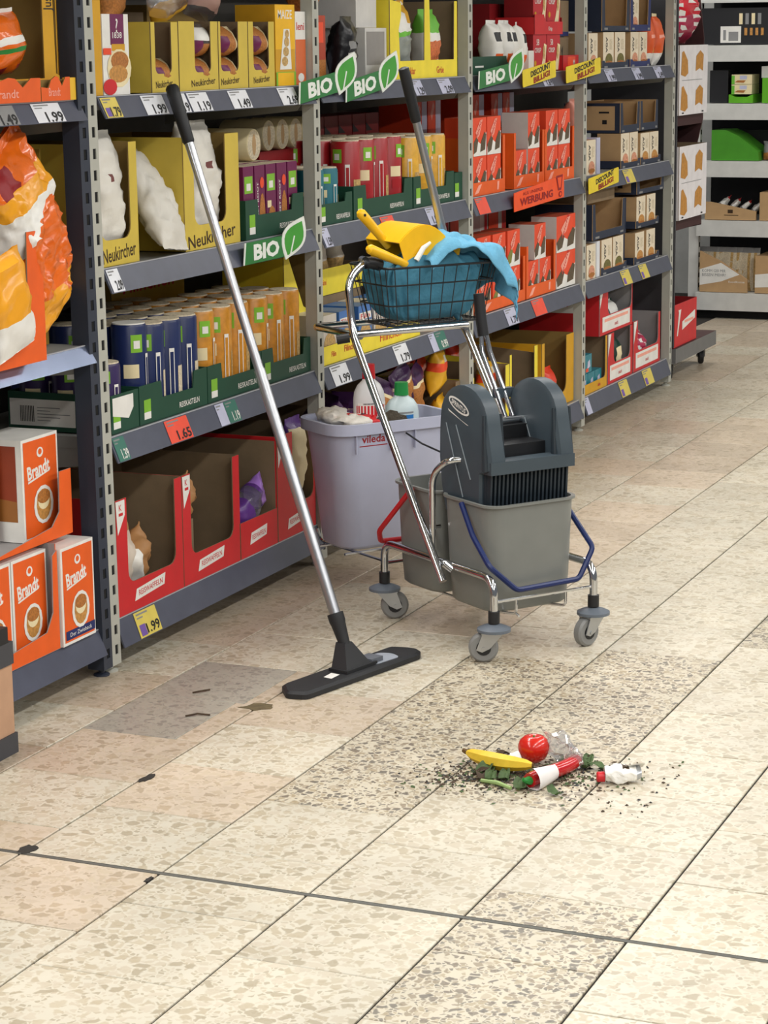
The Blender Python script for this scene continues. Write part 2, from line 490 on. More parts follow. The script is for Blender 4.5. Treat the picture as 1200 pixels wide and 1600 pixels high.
def shelf(parent, y0, y1, zt, zb, yo, depth=0.47, railm=None, tags=()):
    mb = MB()
    mb.box(-depth, -0.016, y0 - yo, y1 - yo, zt - 0.03, zt, BOARD)
    sb = mb.build('shelf_board', parent)
    r = MB(); rm = railm or RAIL
    r.prism([(-0.012, zt), (0.012, zb), (0.008, zb), (-0.017, zt - 0.004), (-0.016, zt)], 'y', y0 - yo, y1 - yo, rm)
    r.box(-0.0165, -0.0105, y0 - yo, y1 - yo, zt, zt + 0.0025, RAILT)
    r.build('price_rail', sb)
    for e in (y0 + 0.004, y1 - 0.008):
        k = MB(); k.prism([(-depth, zt - 0.03), (-0.02, zt - 0.03), (-0.05, zt - 0.07), (-depth, zt - 0.11)], 'y', e - yo, e - yo + 0.004, BOARD)
        k.build('bracket', sb)
    for t in tags:
        price_tag(sb, t[0], t[1], zt, zb, yo, t[2], t[3], t[4] if len(t) > 4 else None)
    return sb

LV = {4: (1.385, 1.335), 3: (0.982, 0.925), 2: (0.575, 0.515), 1: (0.122, 0.055)}
YP = [4.748, 5.985, 7.215, 8.451, 9.69]
TOP = 2.1
PW = 0.042
BAYT = {
 1: {4: [(4.755, 4.83, TAGY, '1.79'), (4.95, 5.06, TAGW, '1.99'), (5.09, 5.18, TAGW, '1.19'), (5.19, 5.30, TAGW, '1.19'), (5.42, 5.53, TAGW, '1.49'), (5.72, 5.83, TAGW, '2.69')],
     3: [(4.755, 4.81, TAGW, '2.09')], 2: [(4.755, 4.81, TAGG, '1.39', WHITE), (5.02, 5.14, TAGR, '1.65'), (5.30, 5.35, TAGL, ''), (5.352, 5.42, TAGG, '1.19', WHITE)], 1: [(4.83, 4.94, TAGY, '1.99')]},
 2: {4: [(6.69, 6.77, TAGL, '1.29'), (6.91, 7.02, TAGL, '2.09')], 3: [(5.99, 6.04, TAGL, '1.59'), (6.43, 6.53, TAGR, ''), (6.80, 6.89, TAGL, '1.59')],
     2: [(6.04, 6.16, TAGW, '1.99'), (6.52, 6.63, TAGW, '1.79'), (6.82, 6.87, TAGL, ''), (6.872, 6.96, TAGG, '0.99', WHITE)], 1: []},
 3: {4: [(7.92, 8.02, TAGL, '1.69')], 3: [(7.25, 7.36, TAGR, '')], 2: [(7.54, 7.65, TAGL, '1.79'), (7.83, 7.96, TAGR, '')], 1: []},
 4: {4: [(8.69, 8.80, TAGL, '1.99'), (9.06, 9.17, TAGL, '1.99'), (9.37, 9.48, TAGL, '2.49')], 3: [(8.95, 9.08, TAGY, '')],
     2: [(8.93, 9.05, TAGY, ''), (9.19, 9.30, TAGY, '')], 1: [(8.46, 8.52, TAGL, ''), (8.92, 9.04, TAGY, ''), (9.26, 9.39, TAGY, '')]},
}
LAB = {1: 'grey shelving bay with green rice-wafer trays, right of the dark upright', 2: 'grey shelving bay behind the cleaning trolley',
       3: 'grey shelving bay filled with orange-red crispbread boxes', 4: 'grey shelving bay with navy cartons and red bottom cartons'}
for b in (1, 2, 3, 4):
    y0, y1 = YP[b - 1], YP[b] - PW
    t = thing('shelving_bay', LAB[b], 'shelf', (0, y0, 0), group='grey shelving run along the aisle')
    for s, (zt, zb) in LV.items():
        shelf(t, y0, y1, zt, zb, y0, tags=BAYT[b][s])
    shelf(t, y0, y1, 1.79, 1.74, y0)
    upright(t, y1, YP[b], STEEL, 0.036, TOP, y0)
    if b == 1: upright(t, YP[0] - PW, YP[0], STEEL, 0.036, TOP, y0, -0.017)
    mb = MB(); mb.box(-0.50, -0.485, 0, y1 - y0 + PW, 0.05, TOP, BACK)
    mb.build('back_panel', t)
    mb = MB(); mb.box(-0.40, -0.385, 0, y1 - y0 + PW, 0.002, 0.06, STEELD)
    mb.build('plinth', t)
# left bay: darker steel, its own shelf heights
y0, y1 = 4.12, YP[0] - PW - 0.043
t = thing('shelving_bay', 'dark navy shelving bay with orange cartons at the left edge', 'shelf', (0, y0, 0))
shelf(t, y0, y1, 1.38, 1.335, y0, tags=[(4.26, 4.37, GREYP, '1.49'), (4.445, 4.565, TAGW, '1.99')])
shelf(t, y0, y1, 0.812, 0.772, y0, railm=RAILS)
shelf(t, y0, y1, 1.79, 1.74, y0)
shelf(t, y0, y1, 0.12, 0.06, y0)
upright(t, y1, y1 + 0.043, STEELD, 0.045, TOP, y0, -0.017)
mb = MB(); mb.box(-0.50, -0.485, 0, y1 - y0, 0.05, TOP, BACK); mb.build('back_panel', t)
# ================================================================ product builders
def u_panel(w, h, cl, cr, sill, r, n=4):
    # outline of a front panel w x h with a rounded U cut between cl..cr down to sill
    pts = [(0, 0), (w, 0), (w, h), (cr, h)]
    for k in range(n + 1):
        a = k / n * PI / 2
        pts.append((cr - r + r * math.cos(a), sill + r - r * math.sin(a)))
    for k in range(n + 1):
        a = k / n * PI / 2
        pts.append((cl + r - r * math.sin(a), sill + r - r * math.cos(a)))
    pts += [(cl, h), (0, h)]
    return pts

def carton(label, y0, y1, z0, h, om, im, depth=0.3, xf=-0.02, cut=None, fh=None, back_h=None, outline=None, art=None, group=None, name='display_carton', slope=None, cat='carton', near=True):
    th = 0.003; w = y1 - y0
    t = thing(name, label, cat, (xf, y0, z0), group=group)
    bh = back_h or h
    b = MB()
    b.box(-depth, -th, 0, w, 0, th, om, zp=im)
    b.box(-depth, -depth + th, 0, w, th, bh, om, xp=im)
    sh = slope if slope else h   # side height at the front
    for (a, c, mi, mo) in ((0, th, 'yp', 'ym'), (w - th, w, 'ym', 'yp')):
        if a == 0 and not near: continue
        pts = [(-depth + th, th), (-th, th), (-th, sh), (-depth + th, bh)]
        if sh == bh: b.box(-depth + th, -th, a, c, th, sh, om, **{mi: im, 'zp': im})
        else:
            n = len(pts)
            if a == 0: b.prism(pts, 'y', a, c, im, front=im, back=om)
            else: b.prism(pts, 'y', a, c, im, front=om, back=im)
    b.build('body', t)
    f = MB(); fhh = fh or h
    if outline: pts = outline
    elif cut: pts = u_panel(w, fhh, *cut)
    else: pts = [(0, 0), (w, 0), (w, fhh), (0, fhh)]
    f.prism(pts, 'x', -th, 0, im, front=om, back=im)
    if art: draw(f, art, w, fhh, 0.0006)
    f.build('front_panel', t)
    return t

def draw(mb, art, w, h, x):
    for i, a in enumerate(art):
        e = x + 0.0002 * i
        k = a[0]
        if k == 'r': mb.quadx(e, a[1] * w, a[3] * w, a[2] * h, a[4] * h, a[5])
        elif k == 'd': mb.discx(e, a[1] * w, a[2] * h, a[3] * w, a[4] * h, a[5])
        elif k == 'p': mb.polyx(e, [(p[0] * w, p[1] * h) for p in a[1]], a[2])
        elif k == 't': mb.textx(a[1], e, a[2] * w, a[3] * h, a[4], a[5], a[8] if len(a) > 8 else 0.01, a[6] if len(a) > 6 else None, a[7] if len(a) > 7 else 0.0)

def pbox(label, y0, y1, z0, h, xf, depth, bm, art=None, sidem=None, sideart=None, topm=None, group=None, name='food_box', cat='box', rz=0.0):
    w = y1 - y0
    mb = MB()
    mb.box(-depth, 0, 0, w, 0, h, bm, ym=sidem or bm, zp=topm or bm, yp=sidem or bm)
    if art: draw(mb, art, w, h, 0.0005)
    if sideart:
        for (u0, v0, u1, v1, m_) in sideart:   # rectangles on the side facing the camera (-y), u from back to front
            mb.flat([(-depth * (1 - u0), -0.0006, v0 * h), (-depth * (1 - u1), -0.0006, v0 * h), (-depth * (1 - u1), -0.0006, v1 * h), (-depth * (1 - u0), -0.0006, v1 * h)], m_)
    o = mb.build(name)
    o.location = (xf, y0, z0); o.rotation_euler = (0, 0, rz)
    return tag(o, label, cat, group)

def art_mesh(fn):
    mb = MB(); fn(mb); ob = mb.build('x'); me = ob.data; bpy.data.objects.remove(ob); return me
def inst(name, me, label, cat, loc, rot=(0, 0, 0), group=None):
    o = bpy.data.objects.new(name, me); COL.objects.link(o)
    o.location = loc; o.rotation_euler = rot
    return tag(o, label, cat, group)

def bagmesh(w, h, d, mt, seed=0, mfn=None, nu=26, nv=18, crump=0.006, flare=0.0, top_crimp=0.06, round_=0.45, neck=None):
    mb = MB(); off = Vector((seed * 7.3, seed * 3.1, seed * 1.7))
    def fn(u, v):
        a = 2 * PI * u
        ca, sa = math.cos(a), math.sin(a)
        e = 0.7
        px = math.copysign(abs(ca) ** e, ca); py = math.copysign(abs(sa) ** e, sa)
        t = max(0.0, min(1.0, (v - 0.03) / (1 - 0.03 - top_crimp)))
        th = (max(0.0, math.sin(PI * t)) ** round_) if 0 < t < 1 else 0.0
        th = max(th, 0.025)
        ww = 1.0 - 0.10 * th
        if neck and v > neck[0]: 
            k = (v - neck[0]) / (1 - neck[0]); ww *= (1 - neck[1] * math.sin(min(1, k * 1.3) * PI * 0.5)) + flare * max(0, k - 0.6)
        p = Vector((px * d / 2 * th, py * w / 2 * ww, v * h))
        q = (p * 22 + off)
        n1 = noise.noise(q) ; n2 = noise.noise(q * 2.3 + Vector((5, 5, 5)))
        rid = 1 - abs(noise.noise(q * 1.4 + Vector((9, 1, 4)))) * 2
        k = crump * (0.35 + 0.65 * th)
        dirv = Vector((ca, sa * 0.5, 0))
        p += dirv * (n1 * k + n2 * k * 0.5 + (rid - 0.5) * k * 0.7)
        p.z += n2 * k * 0.5
        if p.z < 0: p.z = 0.0
        return p
    mb.grid(nu, nv, fn, mt, True, mfn, wrapu=True)
    ob = mb.build('bag', sharp=60); me = ob.data; bpy.data.objects.remove(ob)
    return me
def bag(label, me, loc, rot=(0, 0, 0), group=None, name='food_bag', cat='bag'):
    return inst(name, me, label, cat, loc, rot, group)

def tubemesh(r, h, body, bands=(), top=WAFER, lid=None, art=None):
    # bands: (z0frac, z1frac, a0deg, a1deg, mat) curved patches just proud of the film ; angle 0 faces +x
    mb = MB()
    mb.lathe([(r, 0), (r, h - 0.006), (r * 0.94, h)], (0, 0, 0), body, 20, True, False)
    mb.lathe([(r * 0.97, h - 0.006), (r * 0.92, h + 0.003), (r * 0.5, h + 0.0035)], (0, 0, 0), lid or top, 20, False, True)
    for i, (z0, z1, a0, a1, m_) in enumerate(bands):
        rr = r + 0.0005 + 0.00025 * i; n = max(2, int((a1 - a0) / 14))
        mb.grid(n + 1, 2, lambda u, v: (rr * math.cos(math.radians(a0 + (a1 - a0) * u)), rr * math.sin(math.radians(a0 + (a1 - a0) * u)), h * (z0 + (z1 - z0) * v)), m_)
    if art: art(mb)
    ob = mb.build('t'); me = ob.data; bpy.data.objects.remove(ob)
    return me

FILM = mat('film_clear', (225, 228, 232), 0.12, trans=0.85, alpha=0.5, var=0.02)
PAPERW = mat('bag_white', (226, 222, 212), 0.55, var=0.06, scale=9, bump=0.25, bscale=30)
LEAFL = mat('leaf_light', (110, 190, 60), 0.5)
WAFB = mat('print_wafer', (196, 160, 100), 0.6, var=0.3, scale=140)

# ================================================================ bay right of the dark upright, top shelf
z = 1.388
pbox('golden yellow box squeezed against the upright on the top shelf', 4.752, 4.792, z, 0.23, -0.02, 0.24, GOLD)
me = None
t = pbox('white zwieback box with purple label and toast slices', 4.797, 4.923, z, 0.188, -0.02, 0.10, WHITE, topm=CARD, art=[
    ('r', .3, .62, .82, 1.0, PURP), ('r', .34, .545, .84, .63, GOLD), ('t', '?', .55, .86, .045, WHITE), ('t', '1838', .55, .74, .02, WHITE, .045),
    ('d', .6, .33, .46, .24, CREAM), ('d', .62, .42, .34, .12, BREAD), ('d', .55, .26, .36, .11, TAN), ('r', .0, .5, .3, .58, ORGR), ('d', .22, .1, .26, .1, RED)])
def neuk(label, y0, y1, h, cl, cr, sill, txt, z0, fs, depth=0.28, side=0.0):
    return carton(label, y0, y1, z0, h, YEL, CARD, depth, -0.02, cut=(cl, cr, sill, 0.016),
                  art=[('t', txt, ((cl + cr) / 2) / (y1 - y0), (sill * 0.45) / h, fs, mat('print_dark_brown', (60, 40, 16), 0.6), (y1 - y0) * 0.62, 0.05)])
BB = [(5.035, 5.175, 0.17, 0.02, 0.105, 0.045), (5.18, 5.395, 0.172, 0.085, 0.175, 0.045), (5.40, 5.57, 0.172, 0.012, 0.115, 0.045), (5.575, 5.735, 0.172, 0.03, 0.125, 0.045)]
BL = ['beside the white zwieback box', 'with a stack of two bread packs', 'third in the top shelf row', 'next to the tall corn box']
ROLLB = bagmesh(0.105, 0.078, 0.10, FILM, 3, mfn=lambda u, v: (PURP if .80 < u < .97 and .2 < v < .75 else (CREAM if .05 < u < .2 and v > .3 else BREAD)), nv=12, nu=22, crump=0.004)
ROLLC = bagmesh(0.105, 0.085, 0.10, FILM, 4, mfn=lambda u, v: (WHITE if .55 < v < .9 and (u < .25 or u > .75) else (PURP if .8 < u < .95 else (BREAD if v < .5 else FILM))), nv=12, nu=22, crump=0.004)
for (y0, y1, h, cl, cr, sl), s in zip(BB, BL):
    neuk('yellow toast carton with U-shaped opening ' + s, y0, y1, h, cl, cr, sl, 'Neukircher', z, 0.024)
    yc = y0 + (cl + cr) / 2
    bag('lower bread roll bag in the yellow carton ' + s, ROLLB, (-0.068, yc + .022, z + 0.004), group='bread roll bags in the yellow cartons')
    if y0 > 5.1: bag('upper bread roll bag in the yellow carton ' + s, ROLLC if y0 < 5.3 else ROLLB, (-0.072, yc + .022, z + 0.082), (0, 0.1, 0), group='bread roll bags in the yellow cartons')
pbox('tall yellow corn wafer box beside the light upright', 5.742, 5.868, z, 0.218, -0.02, 0.12, GOLD, art=[
    ('r', 0, .45, 1, 1, mat('corn_yellow', (242, 186, 22), 0.5)), ('t', 'MAIZE', .5, .88, .034, WHITE, .09), ('p', [(.2, .2), (.8, .2), (.72, .7), (.42, .7)], WHITE),
    ('d', .46, .3, .16, .06, WAFB), ('d', .52, .42, .15, .06, WAFB), ('d', .56, .54, .13, .06, WAFB), ('d', .58, .64, .1, .05, WAFB), ('r', 0, .0, 1, .17, LIME), ('r', .08, .0, .9, .16, mat('corn_yellow', (242, 186, 22)))])
pbox('white and orange box behind the light upright, top shelf', 5.872, 5.938, z, 0.2, -0.02, 0.12, WHITE, art=[('r', 0, 0, 1, .62, mat('soft_orange', (220, 110, 60))), ('t', 'leni', .5, .8, .03, RED, .05), ('d', .5, .1, .3, .06, WHITE)])
# clear bags thrown on top
CB = bagmesh(0.17, 0.16, 0.09, FILM, 11, mfn=lambda u, v: (GOLD if v < .2 else (FILM if v < .8 else WHITE)), crump=0.01)
CB2 = bagmesh(0.15, 0.16, 0.10, FILM, 12, mfn=lambda u, v: (mat('rose_bread', (176, 140, 130), .4) if .15 < v < .85 else (ORG if v >= .85 else FILM)), crump=0.012)
CB3 = bagmesh(0.16, 0.13, 0.09, FILM, 13, mfn=lambda u, v: (BREAD if v < .6 else FILM), crump=0.01)
bag('clear bread bag on the cartons beside the white zwieback box', CB3, (-0.13, 5.05, z + 0.175), (0.2, -0.3, 0.2))
bag('clear bag with golden strip lying over the yellow cartons', CB, (-0.10, 5.27, z + 0.178), (0.3, 0.2, 0.1))
bag('rosy bag with orange corner above the third yellow carton', CB2, (-0.12, 5.47, z + 0.178), (-0.2, 0.1, 0))
pbox('brown inner carton standing behind the yellow toast cartons', 4.80, 5.55, z, 0.20, -0.32, 0.12, CARD)
pbox('orange-brown stock box behind the corn wafer box', 5.57, 5.93, z, 0.22, -0.32, 0.12, YELD)

# ---------------------------------------------------------------- second shelf: white bags in yellow cartons
z = 0.985
DBR = mat('print_dark_brown', (60, 40, 16), 0.6)
def big_yellow(label, y0, y1, h, cut, txt):
    w = y1 - y0
    return carton(label, y0, y1, z, h, YEL, YELD, 0.32, -0.02, cut=cut, art=[('t', txt, .48, .1, .048, DBR, w * .86, .07)])
big_yellow('tall yellow carton with a white bag, half hidden by the upright', 4.754, 4.942, 0.29, (0.005, 0.15, 0.062, 0.03), 'Neukircher')
big_yellow('tall yellow carton with a white bag, behind the leaning mop pole', 5.186, 5.50, 0.288, (0.055, 0.235, 0.062, 0.03), 'Neukircher')
def wprint(u, v):
    if (.97 < u or u < .01) and .62 < v < .67: return mat('print_maroon', (110, 50, 44))
    if (.93 < u or u < .06) and .47 < v < .5: return GREYP
    if v < .08 and u < .1: return TAN
    return PAPERW
WB = bagmesh(0.15, 0.315, 0.10, PAPERW, 21, mfn=wprint, nu=40, nv=34, crump=0.011, top_crimp=.04)
WB2 = bagmesh(0.17, 0.32, 0.11, PAPERW, 22, mfn=wprint, nu=40, nv=34, crump=0.013, top_crimp=.04)
WB3 = bagmesh(0.18, 0.29, 0.07, PAPERW, 23, nu=44, nv=34, crump=0.013, top_crimp=.04)
bag('white paper bag with small rhomb print in the carton beside the dark upright', WB, (-0.070, 4.855, z + 0.004), (0, -0.06, 0))
bag('plain white paper bag slumped over the shelf edge between two cartons', WB3, (0.0, 5.10, z + 0.014), (-0.12, -0.50, 0.2))
bag('white paper bag with two rhomb prints in the carton behind the mop pole', WB2, (-0.078, 5.368, z + 0.004), (0, -0.05, 0))
# beetroot boxes in a green tray
def logo_g(y, zz, s=0.03): # little green-white brand field
    return ('r', y, zz, y + s, zz + .1, LIME)
def bio_tray(label, y0, y1, z0, h, txt, cutw=None, sill=None, group='green wafer trays', depth=0.29, white_logo=True):
    w = y1 - y0
    if cutw: out = [(0, 0), (w, 0), (w, h), (cutw[1], h), (cutw[1] - 0.008, sill), (cutw[0] + 0.006, sill), (cutw[0], h), (0, h)]
    else: out = None
    a = [('r', .06, .12, .06 + .035 / w, .62, LIME), ('r', .06, .12, .06 + .035 / w, .3, WHITE)]
    if txt: a.append(('t', txt, .72, .22 if cutw else .3, .02, WHITE, min(.11, w * .4), 0.0))
    return carton(label, y0, y1, z0, h, GRN, GRN, depth, -0.02, outline=out, art=a, group=group, name='wafer_tray', cat='tray', fh=h, slope=h * 1.0)
bio_tray('dark green tray holding purple beetroot boxes', 5.535, 5.905, z, 0.105, 'REISWAFFELN', (0.075, 0.30), 0.062)
PB = art_mesh(lambda mb: (mb.box(-0.07, 0, 0, .062, 0, 0.19, PURP, zp=WAFER, xm=PURP),
      draw(mb, [('r', .1, .62, .9, .86, LIME), ('r', .3, .66, .7, .76, WHITE), ('r', .1, .38, .5, .48, CREAM), ('d', .55, .2, .4, .2, BREAD)], .062, .19, .0005)))
PB2 = art_mesh(lambda mb: (mb.box(-0.07, 0, 0, .062, 0, 0.19, PURP, zp=WAFER),
      draw(mb, [('t', 'BEET ROOT', .28, .5, .014, WHITE, .10, PI / 2), ('d', .72, .3, .28, .3, BREAD), ('r', .15, .03, .5, .1, WHITE), ('d', .7, .75, .2, .08, ORGR)], .062, .19, .0005)))
k = 0
for row in range(3):
    for i in range(5):
        inst('wafer_box', PB if (i + row) % 2 == 0 else PB2, 'purple beetroot wafer box, %s from the left, %s row of the green tray' % (ORD[i], ['front', 'middle', 'back'][row]), 'box',
             (-0.03 - row * 0.085, 5.545 + i * 0.07, z + 0.004), group='purple beetroot boxes')
# small side tray half hidden by the upright
TB = tubemesh(0.045, 0.15, TEAL, [(.25, .7, -60, 40, CREAM), (.3, .65, -50, 0, WHITE), (.75, .95, -70, 60, TEAL)])
inst('wafer_tube', TB, 'teal wafer tube peeking out left of the light upright', 'tube', (-0.36, 5.86, z + 0.0035))
# wafers stacked lying: round ends face the aisle
WT = art_mesh(lambda mb: (mb.lathe([(0.043, 0), (0.045, 0.004), (0.045, 0.14), (0.043, 0.144)], (0, 0, 0), CREAM, 20, ax=Matrix.Rotation(PI / 2, 3, 'Y')),
     mb.discx(0.1445, 0, 0, .041, .041, WAFER, 20), mb.discx(0.1448, 0, 0, .012, .03, CARDL, 12)))
inst('wafer_roll', WT, 'round rice wafer roll lying end-on on the purple beetroot boxes', 'wafer roll', (-.264, 5.80, 1.226), group='lying wafer rolls')
for i, (yy, zz, xx) in enumerate([(6.106, 1.238, -.22), (6.20, 1.238, -.22), (6.293, 1.238, -.22), (6.386, 1.238, -.22)]):
    inst('wafer_roll', WT, 'round rice wafer roll lying end-on on a dark stock carton, %s from the left' % ORD[i], 'wafer roll', (xx - .144, yy, zz), group='lying wafer rolls')
pbox('dark red stock carton carrying four lying wafer rolls', 6.05, 6.44, z, 0.2075, -0.225, 0.15, REDD)

# ---------------------------------------------------------------- third shelf: wafer tubes in green trays
z = 0.578
NB = mat('tube_blue', (30, 44, 92), 0.3); GB = mat('tube_gold', (206, 140, 44), 0.3, var=0.15, scale=60); VB = mat('tube_violet', (52, 36, 86), 0.3)
RB = mat('tube_red', (170, 34, 40), 0.3); YB = mat('tube_yellow', (226, 172, 50), 0.3, var=0.12, scale=60)
LID = mat('lid_white', (232, 230, 222), 0.35)
def wt(body, face, h=0.235, lid=None, r=0.0445, black=False):
    b = [(.02, .5, 12, 60, WAFER if face is None else face), (.72, .9, -75, -35, LIME), (.76, .84, -66, -44, WHITE), (.46, .6, -100, -50, CREAM), (.3, .42, -95, -50, body), (.1, .7, -22, -4, WHITE), (.14, .66, -19, -7, body)]
    return tubemesh(r, h, body, b, lid=lid)
T_BLUE = wt(NB, WAFER); T_BLUEL = wt(NB, WAFER, 0.245, LID); T_GOLD = wt(GB, WAFB); T_VIO = wt(VB, WAFER, 0.165)
T_RED = wt(RB, WAFB, 0.225); T_YEL = wt(YB, WAFB, 0.215); T_TEAL = wt(TEAL, WAFB, 0.155)
bio_tray('short green tray with a white torn label, next to the dark upright', 4.777, 4.913, z, 0.095, '')
mb = MB(); mb.polyx(-0.0188, [(4.782, z + .045), (4.86, z + .03), (4.885, z + .055), (4.885, z + .088), (4.782, z + .088)], WHITE)
lb = mb.build('torn_label'); 
tr0 = [o for o in bpy.data.objects if o.get('label', '').startswith('short green tray')][0]
lb.parent = tr0; lb.matrix_parent_inverse = Matrix.Translation((0.02, -4.777, -z))
# shipping label on the near side of that tray
mb = MB()
def sidelab(mb, y, x0, x1, z0, z1):
    mb.flat([(x0, y, z0), (x1, y, z0), (x1, y, z1), (x0, y, z1)], WHITE)
    w = x1 - x0; h = z1 - z0
    for i in range(9):
        q = x0 + w * (.16 + i * .025)
        mb.flat([(q, y - .0004, z0 + h * .15), (q + w * .012, y - .0004, z0 + h * .15), (q + w * .012, y - .0004, z0 + h * .75), (q, y - .0004, z0 + h * .75)], BLACK)
    for i in range(5):
        zz = z0 + h * (.2 + i * .12)
        mb.flat([(x0 + w * .42, y - .0004, zz), (x0 + w * (.62 + .3 * ((i * 7) % 3) / 2), y - .0004, zz), (x0 + w * (.62 + .3 * ((i * 7) % 3) / 2), y - .0004, zz + h * .03), (x0 + w * .42, y - .0004, zz + h * .03)], GREYP)
sidelab(mb, -0.0008, -0.285, -0.10, 0.012, 0.078)
mb.build('shipping_label', tr0)
for i in range(2):
    for row in range(3):
        if i == 1 and row == 2: continue
        inst('wafer_tube', T_VIO, 'dark violet wafer tube, %s from the upright, %s row of the short tray' % (ORD[i], ['front', 'middle', 'back'][row]), 'tube', (-0.07 - row * .092, 4.826 + i * .0 + (.0 if i == 0 else .0) + i * 0.0, z + .0035), group='violet wafer tubes') if i == 0 else None
bio_tray('green tray holding dark blue rice wafer tubes', 4.918, 5.284, z, 0.098, 'REISKASTELN', (0.115, 0.295), 0.055)
bio_tray('green tray of gold wafer tubes left of the mop pole', 5.288, 5.61, z, 0.098, 'REISKASTELN', (0.08, 0.30), 0.055)
bio_tray('green tray of gold wafer tubes against the light upright', 5.614, 5.935, z, 0.098, 'REISKASTELN', (0.07, 0.28), 0.055)
for (ys, me0, nm, n) in ((4.966, T_BLUE, 'dark blue rice wafer tube', 4), (5.336, T_GOLD, 'gold wafer tube left of the mop pole', 3), (5.662, T_GOLD, 'gold wafer tube beside the light upright', 3)):
    for row in range(4):
        for i in range(n):
            me_ = T_BLUEL if (me0 is T_BLUE and i == 0 and row == 0) else me0
            lab = 'blue wafer tube with raised white lid at the left front of its tray' if me_ is T_BLUEL else '%s, %s from left, %s row' % (nm, ORD[i], ['front', 'second', 'third', 'back'][row])
            sp = 0.0905 if n == 4 else 0.103
            if row == 3:
                if n == 3 and ys > 5.5: continue
                inst('wafer_tube', me_, lab, 'tube', (-0.367, ys + i * sp, z + .0), (0, 0, .2 * i), group='wafer tubes on the third shelf')
            else:
                inst('wafer_tube', me_, lab, 'tube', (-0.071 - row * .091, ys + i * sp, z + .0035), (0, 0, random.Random(i * 7 + row).uniform(-.5, .5)), group='wafer tubes on the third shelf')
carton('tall ochre carton with red lettering standing deep on the third shelf', 5.50, 5.93, z, 0.31, mat('ochre', (196, 160, 60)), YELD, 0.05, -0.42, art=[('t', 'Filinchen', .5, .86, .06, RED, .3)])
mb = MB(); mb.prism([(5.06, z + .24), (5.2, z + .275), (5.24, z + .31), (5.22, z + .28), (5.1, z + .25)], 'x', -0.34, -0.30, BLACK)
mb.prism([(5.0, z + .237), (5.25, z + .237), (5.2, z + .25), (5.05, z + .25)], 'x', -0.36, -0.26, BLACK)
o = tag(mb.build('film_scrap'), 'black plastic wrap left lying on the blue wafer tubes', 'wrapping')

# ---------------------------------------------------------------- bottom shelf: red cartons
z = 0.125
def redc(label, y0, y1, h, cut, txt='REISWAFFELN', depth=0.36, fh=None, icon=True):
    w = y1 - y0
    hh = fh or h
    u0 = .26; 
    a = [('p', [(u0 - .02, .08), (u0 + .43, .115), (u0 + .45, .215), (u0 + .01, .18)] if not fh else [(u0 - .02, .3), (u0 + .43, .4), (u0 + .45, .7), (u0 + .02, .62)], WHITE)]
    a.append(('t', txt, u0 + .22, (.148 if not fh else .5), .02 , RED, w * .36, 0.05))
    if icon: a += [('p', [(.0, .99), (.13, .99), (.13, .86), (.02, .70)], WHITE), ('t', 'K', .065, .93, .022, RED), ('r', .04, .86, .1, .885, RED)]
    return carton(label, y0, y1, z, h, RED, CARD, depth, -0.012, cut=cut, art=a, fh=fh, slope=h, back_h=h)
redc('red carton with two brown paper bags, nearest the dark upright', 4.765, 5.108, 0.292, (0.055, 0.305, 0.075, 0.03))
redc('red carton with a single brown bag, second from the dark upright', 5.112, 5.438, 0.292, (0.045, 0.29, 0.075, 0.03))
redc('low-fronted red carton with a violet cookie bag', 5.444, 5.675, 0.29, None, fh=0.10, icon=False)
redc('red carton half hidden by the mop pole, beside the light upright', 5.682, 5.935, 0.30, (0.10, 0.24, 0.09, 0.03))
KR = mat('kraft_paper', (176, 128, 80), 0.6, var=0.12, bump=0.2, bscale=25)
KW = mat('bag_print_pale', (214, 200, 184), 0.5, var=0.1)
KB = bagmesh(0.13, 0.24, 0.08, KR, 31, mfn=lambda u, v: (KW if (u < .2 or u > .85) and v < .75 else (WHITE if v > .9 else KR)), crump=0.012)
KB2 = bagmesh(0.12, 0.13, 0.07, KR, 32, mfn=lambda u, v: (WHITE if v < .3 else KR), crump=0.014)
PUB = mat('bag_violet', (92, 50, 130), 0.3, var=0.15, bump=0.2, bscale=40); LILA = mat('bag_lilac', (168, 120, 210), 0.3)
VBAG = bagmesh(0.085, 0.20, 0.07, PUB, 33, mfn=lambda u, v: (LILA if v > .7 else (FILM if .38 < v < .66 else PUB)), crump=0.009)
VBAG2 = bagmesh(0.10, 0.24, 0.08, PUB, 34, mfn=lambda u, v: (PUB if v > .86 or v < .05 else (CREAM if (u < .3 or u > .8) else PUB)), crump=0.009)
bag('tall kraft paper bag standing in the first red carton', KB, (-0.075, 4.885, z + .004), (-.1, -.05, .3))
bag('folded kraft bag leaning over the lip of the first red carton', KB2, (-0.055, 4.90, z + .075), (-1.0, 0.1, 0.3))
bag('second slim pale bag behind in the first red carton', KB, (-0.20, 4.93, z + .004), (0, -.1, .1))
bag('crumpled kraft bag inside the second red carton', KB2, (-0.09, 5.19, z + .15), (-.6, .3, .2))
pbox('brown insert carrying the bag in the second red carton', 5.12, 5.26, z + .004, .145, -.06, .12, CARD)
bag('violet cookie bag lying over the low red front', VBAG, (-0.045, 5.47, z + .09), (-1.15, 0.0, 0.0))
bag('cream and violet cookie bag standing in the red carton by the upright', VBAG2, (-0.05, 5.85, z + .09), (0, .03, 0))
bag('violet cookie bag behind the mop pole at the upright', VBAG2, (-0.12, 5.91, z + .05), (0, .2, .4))
for i, yy in enumerate((5.19, 5.27, 5.35, 5.43, 5.52, 5.60, 5.68)):
    bag('violet cookie bag at the back of the bottom shelf, %s from left' % ORD[i], VBAG, (-0.425, yy, z + .10 + .02 * (i % 2)), (0, 0, .3 * i), group='violet bags at the back of the bottom shelf')
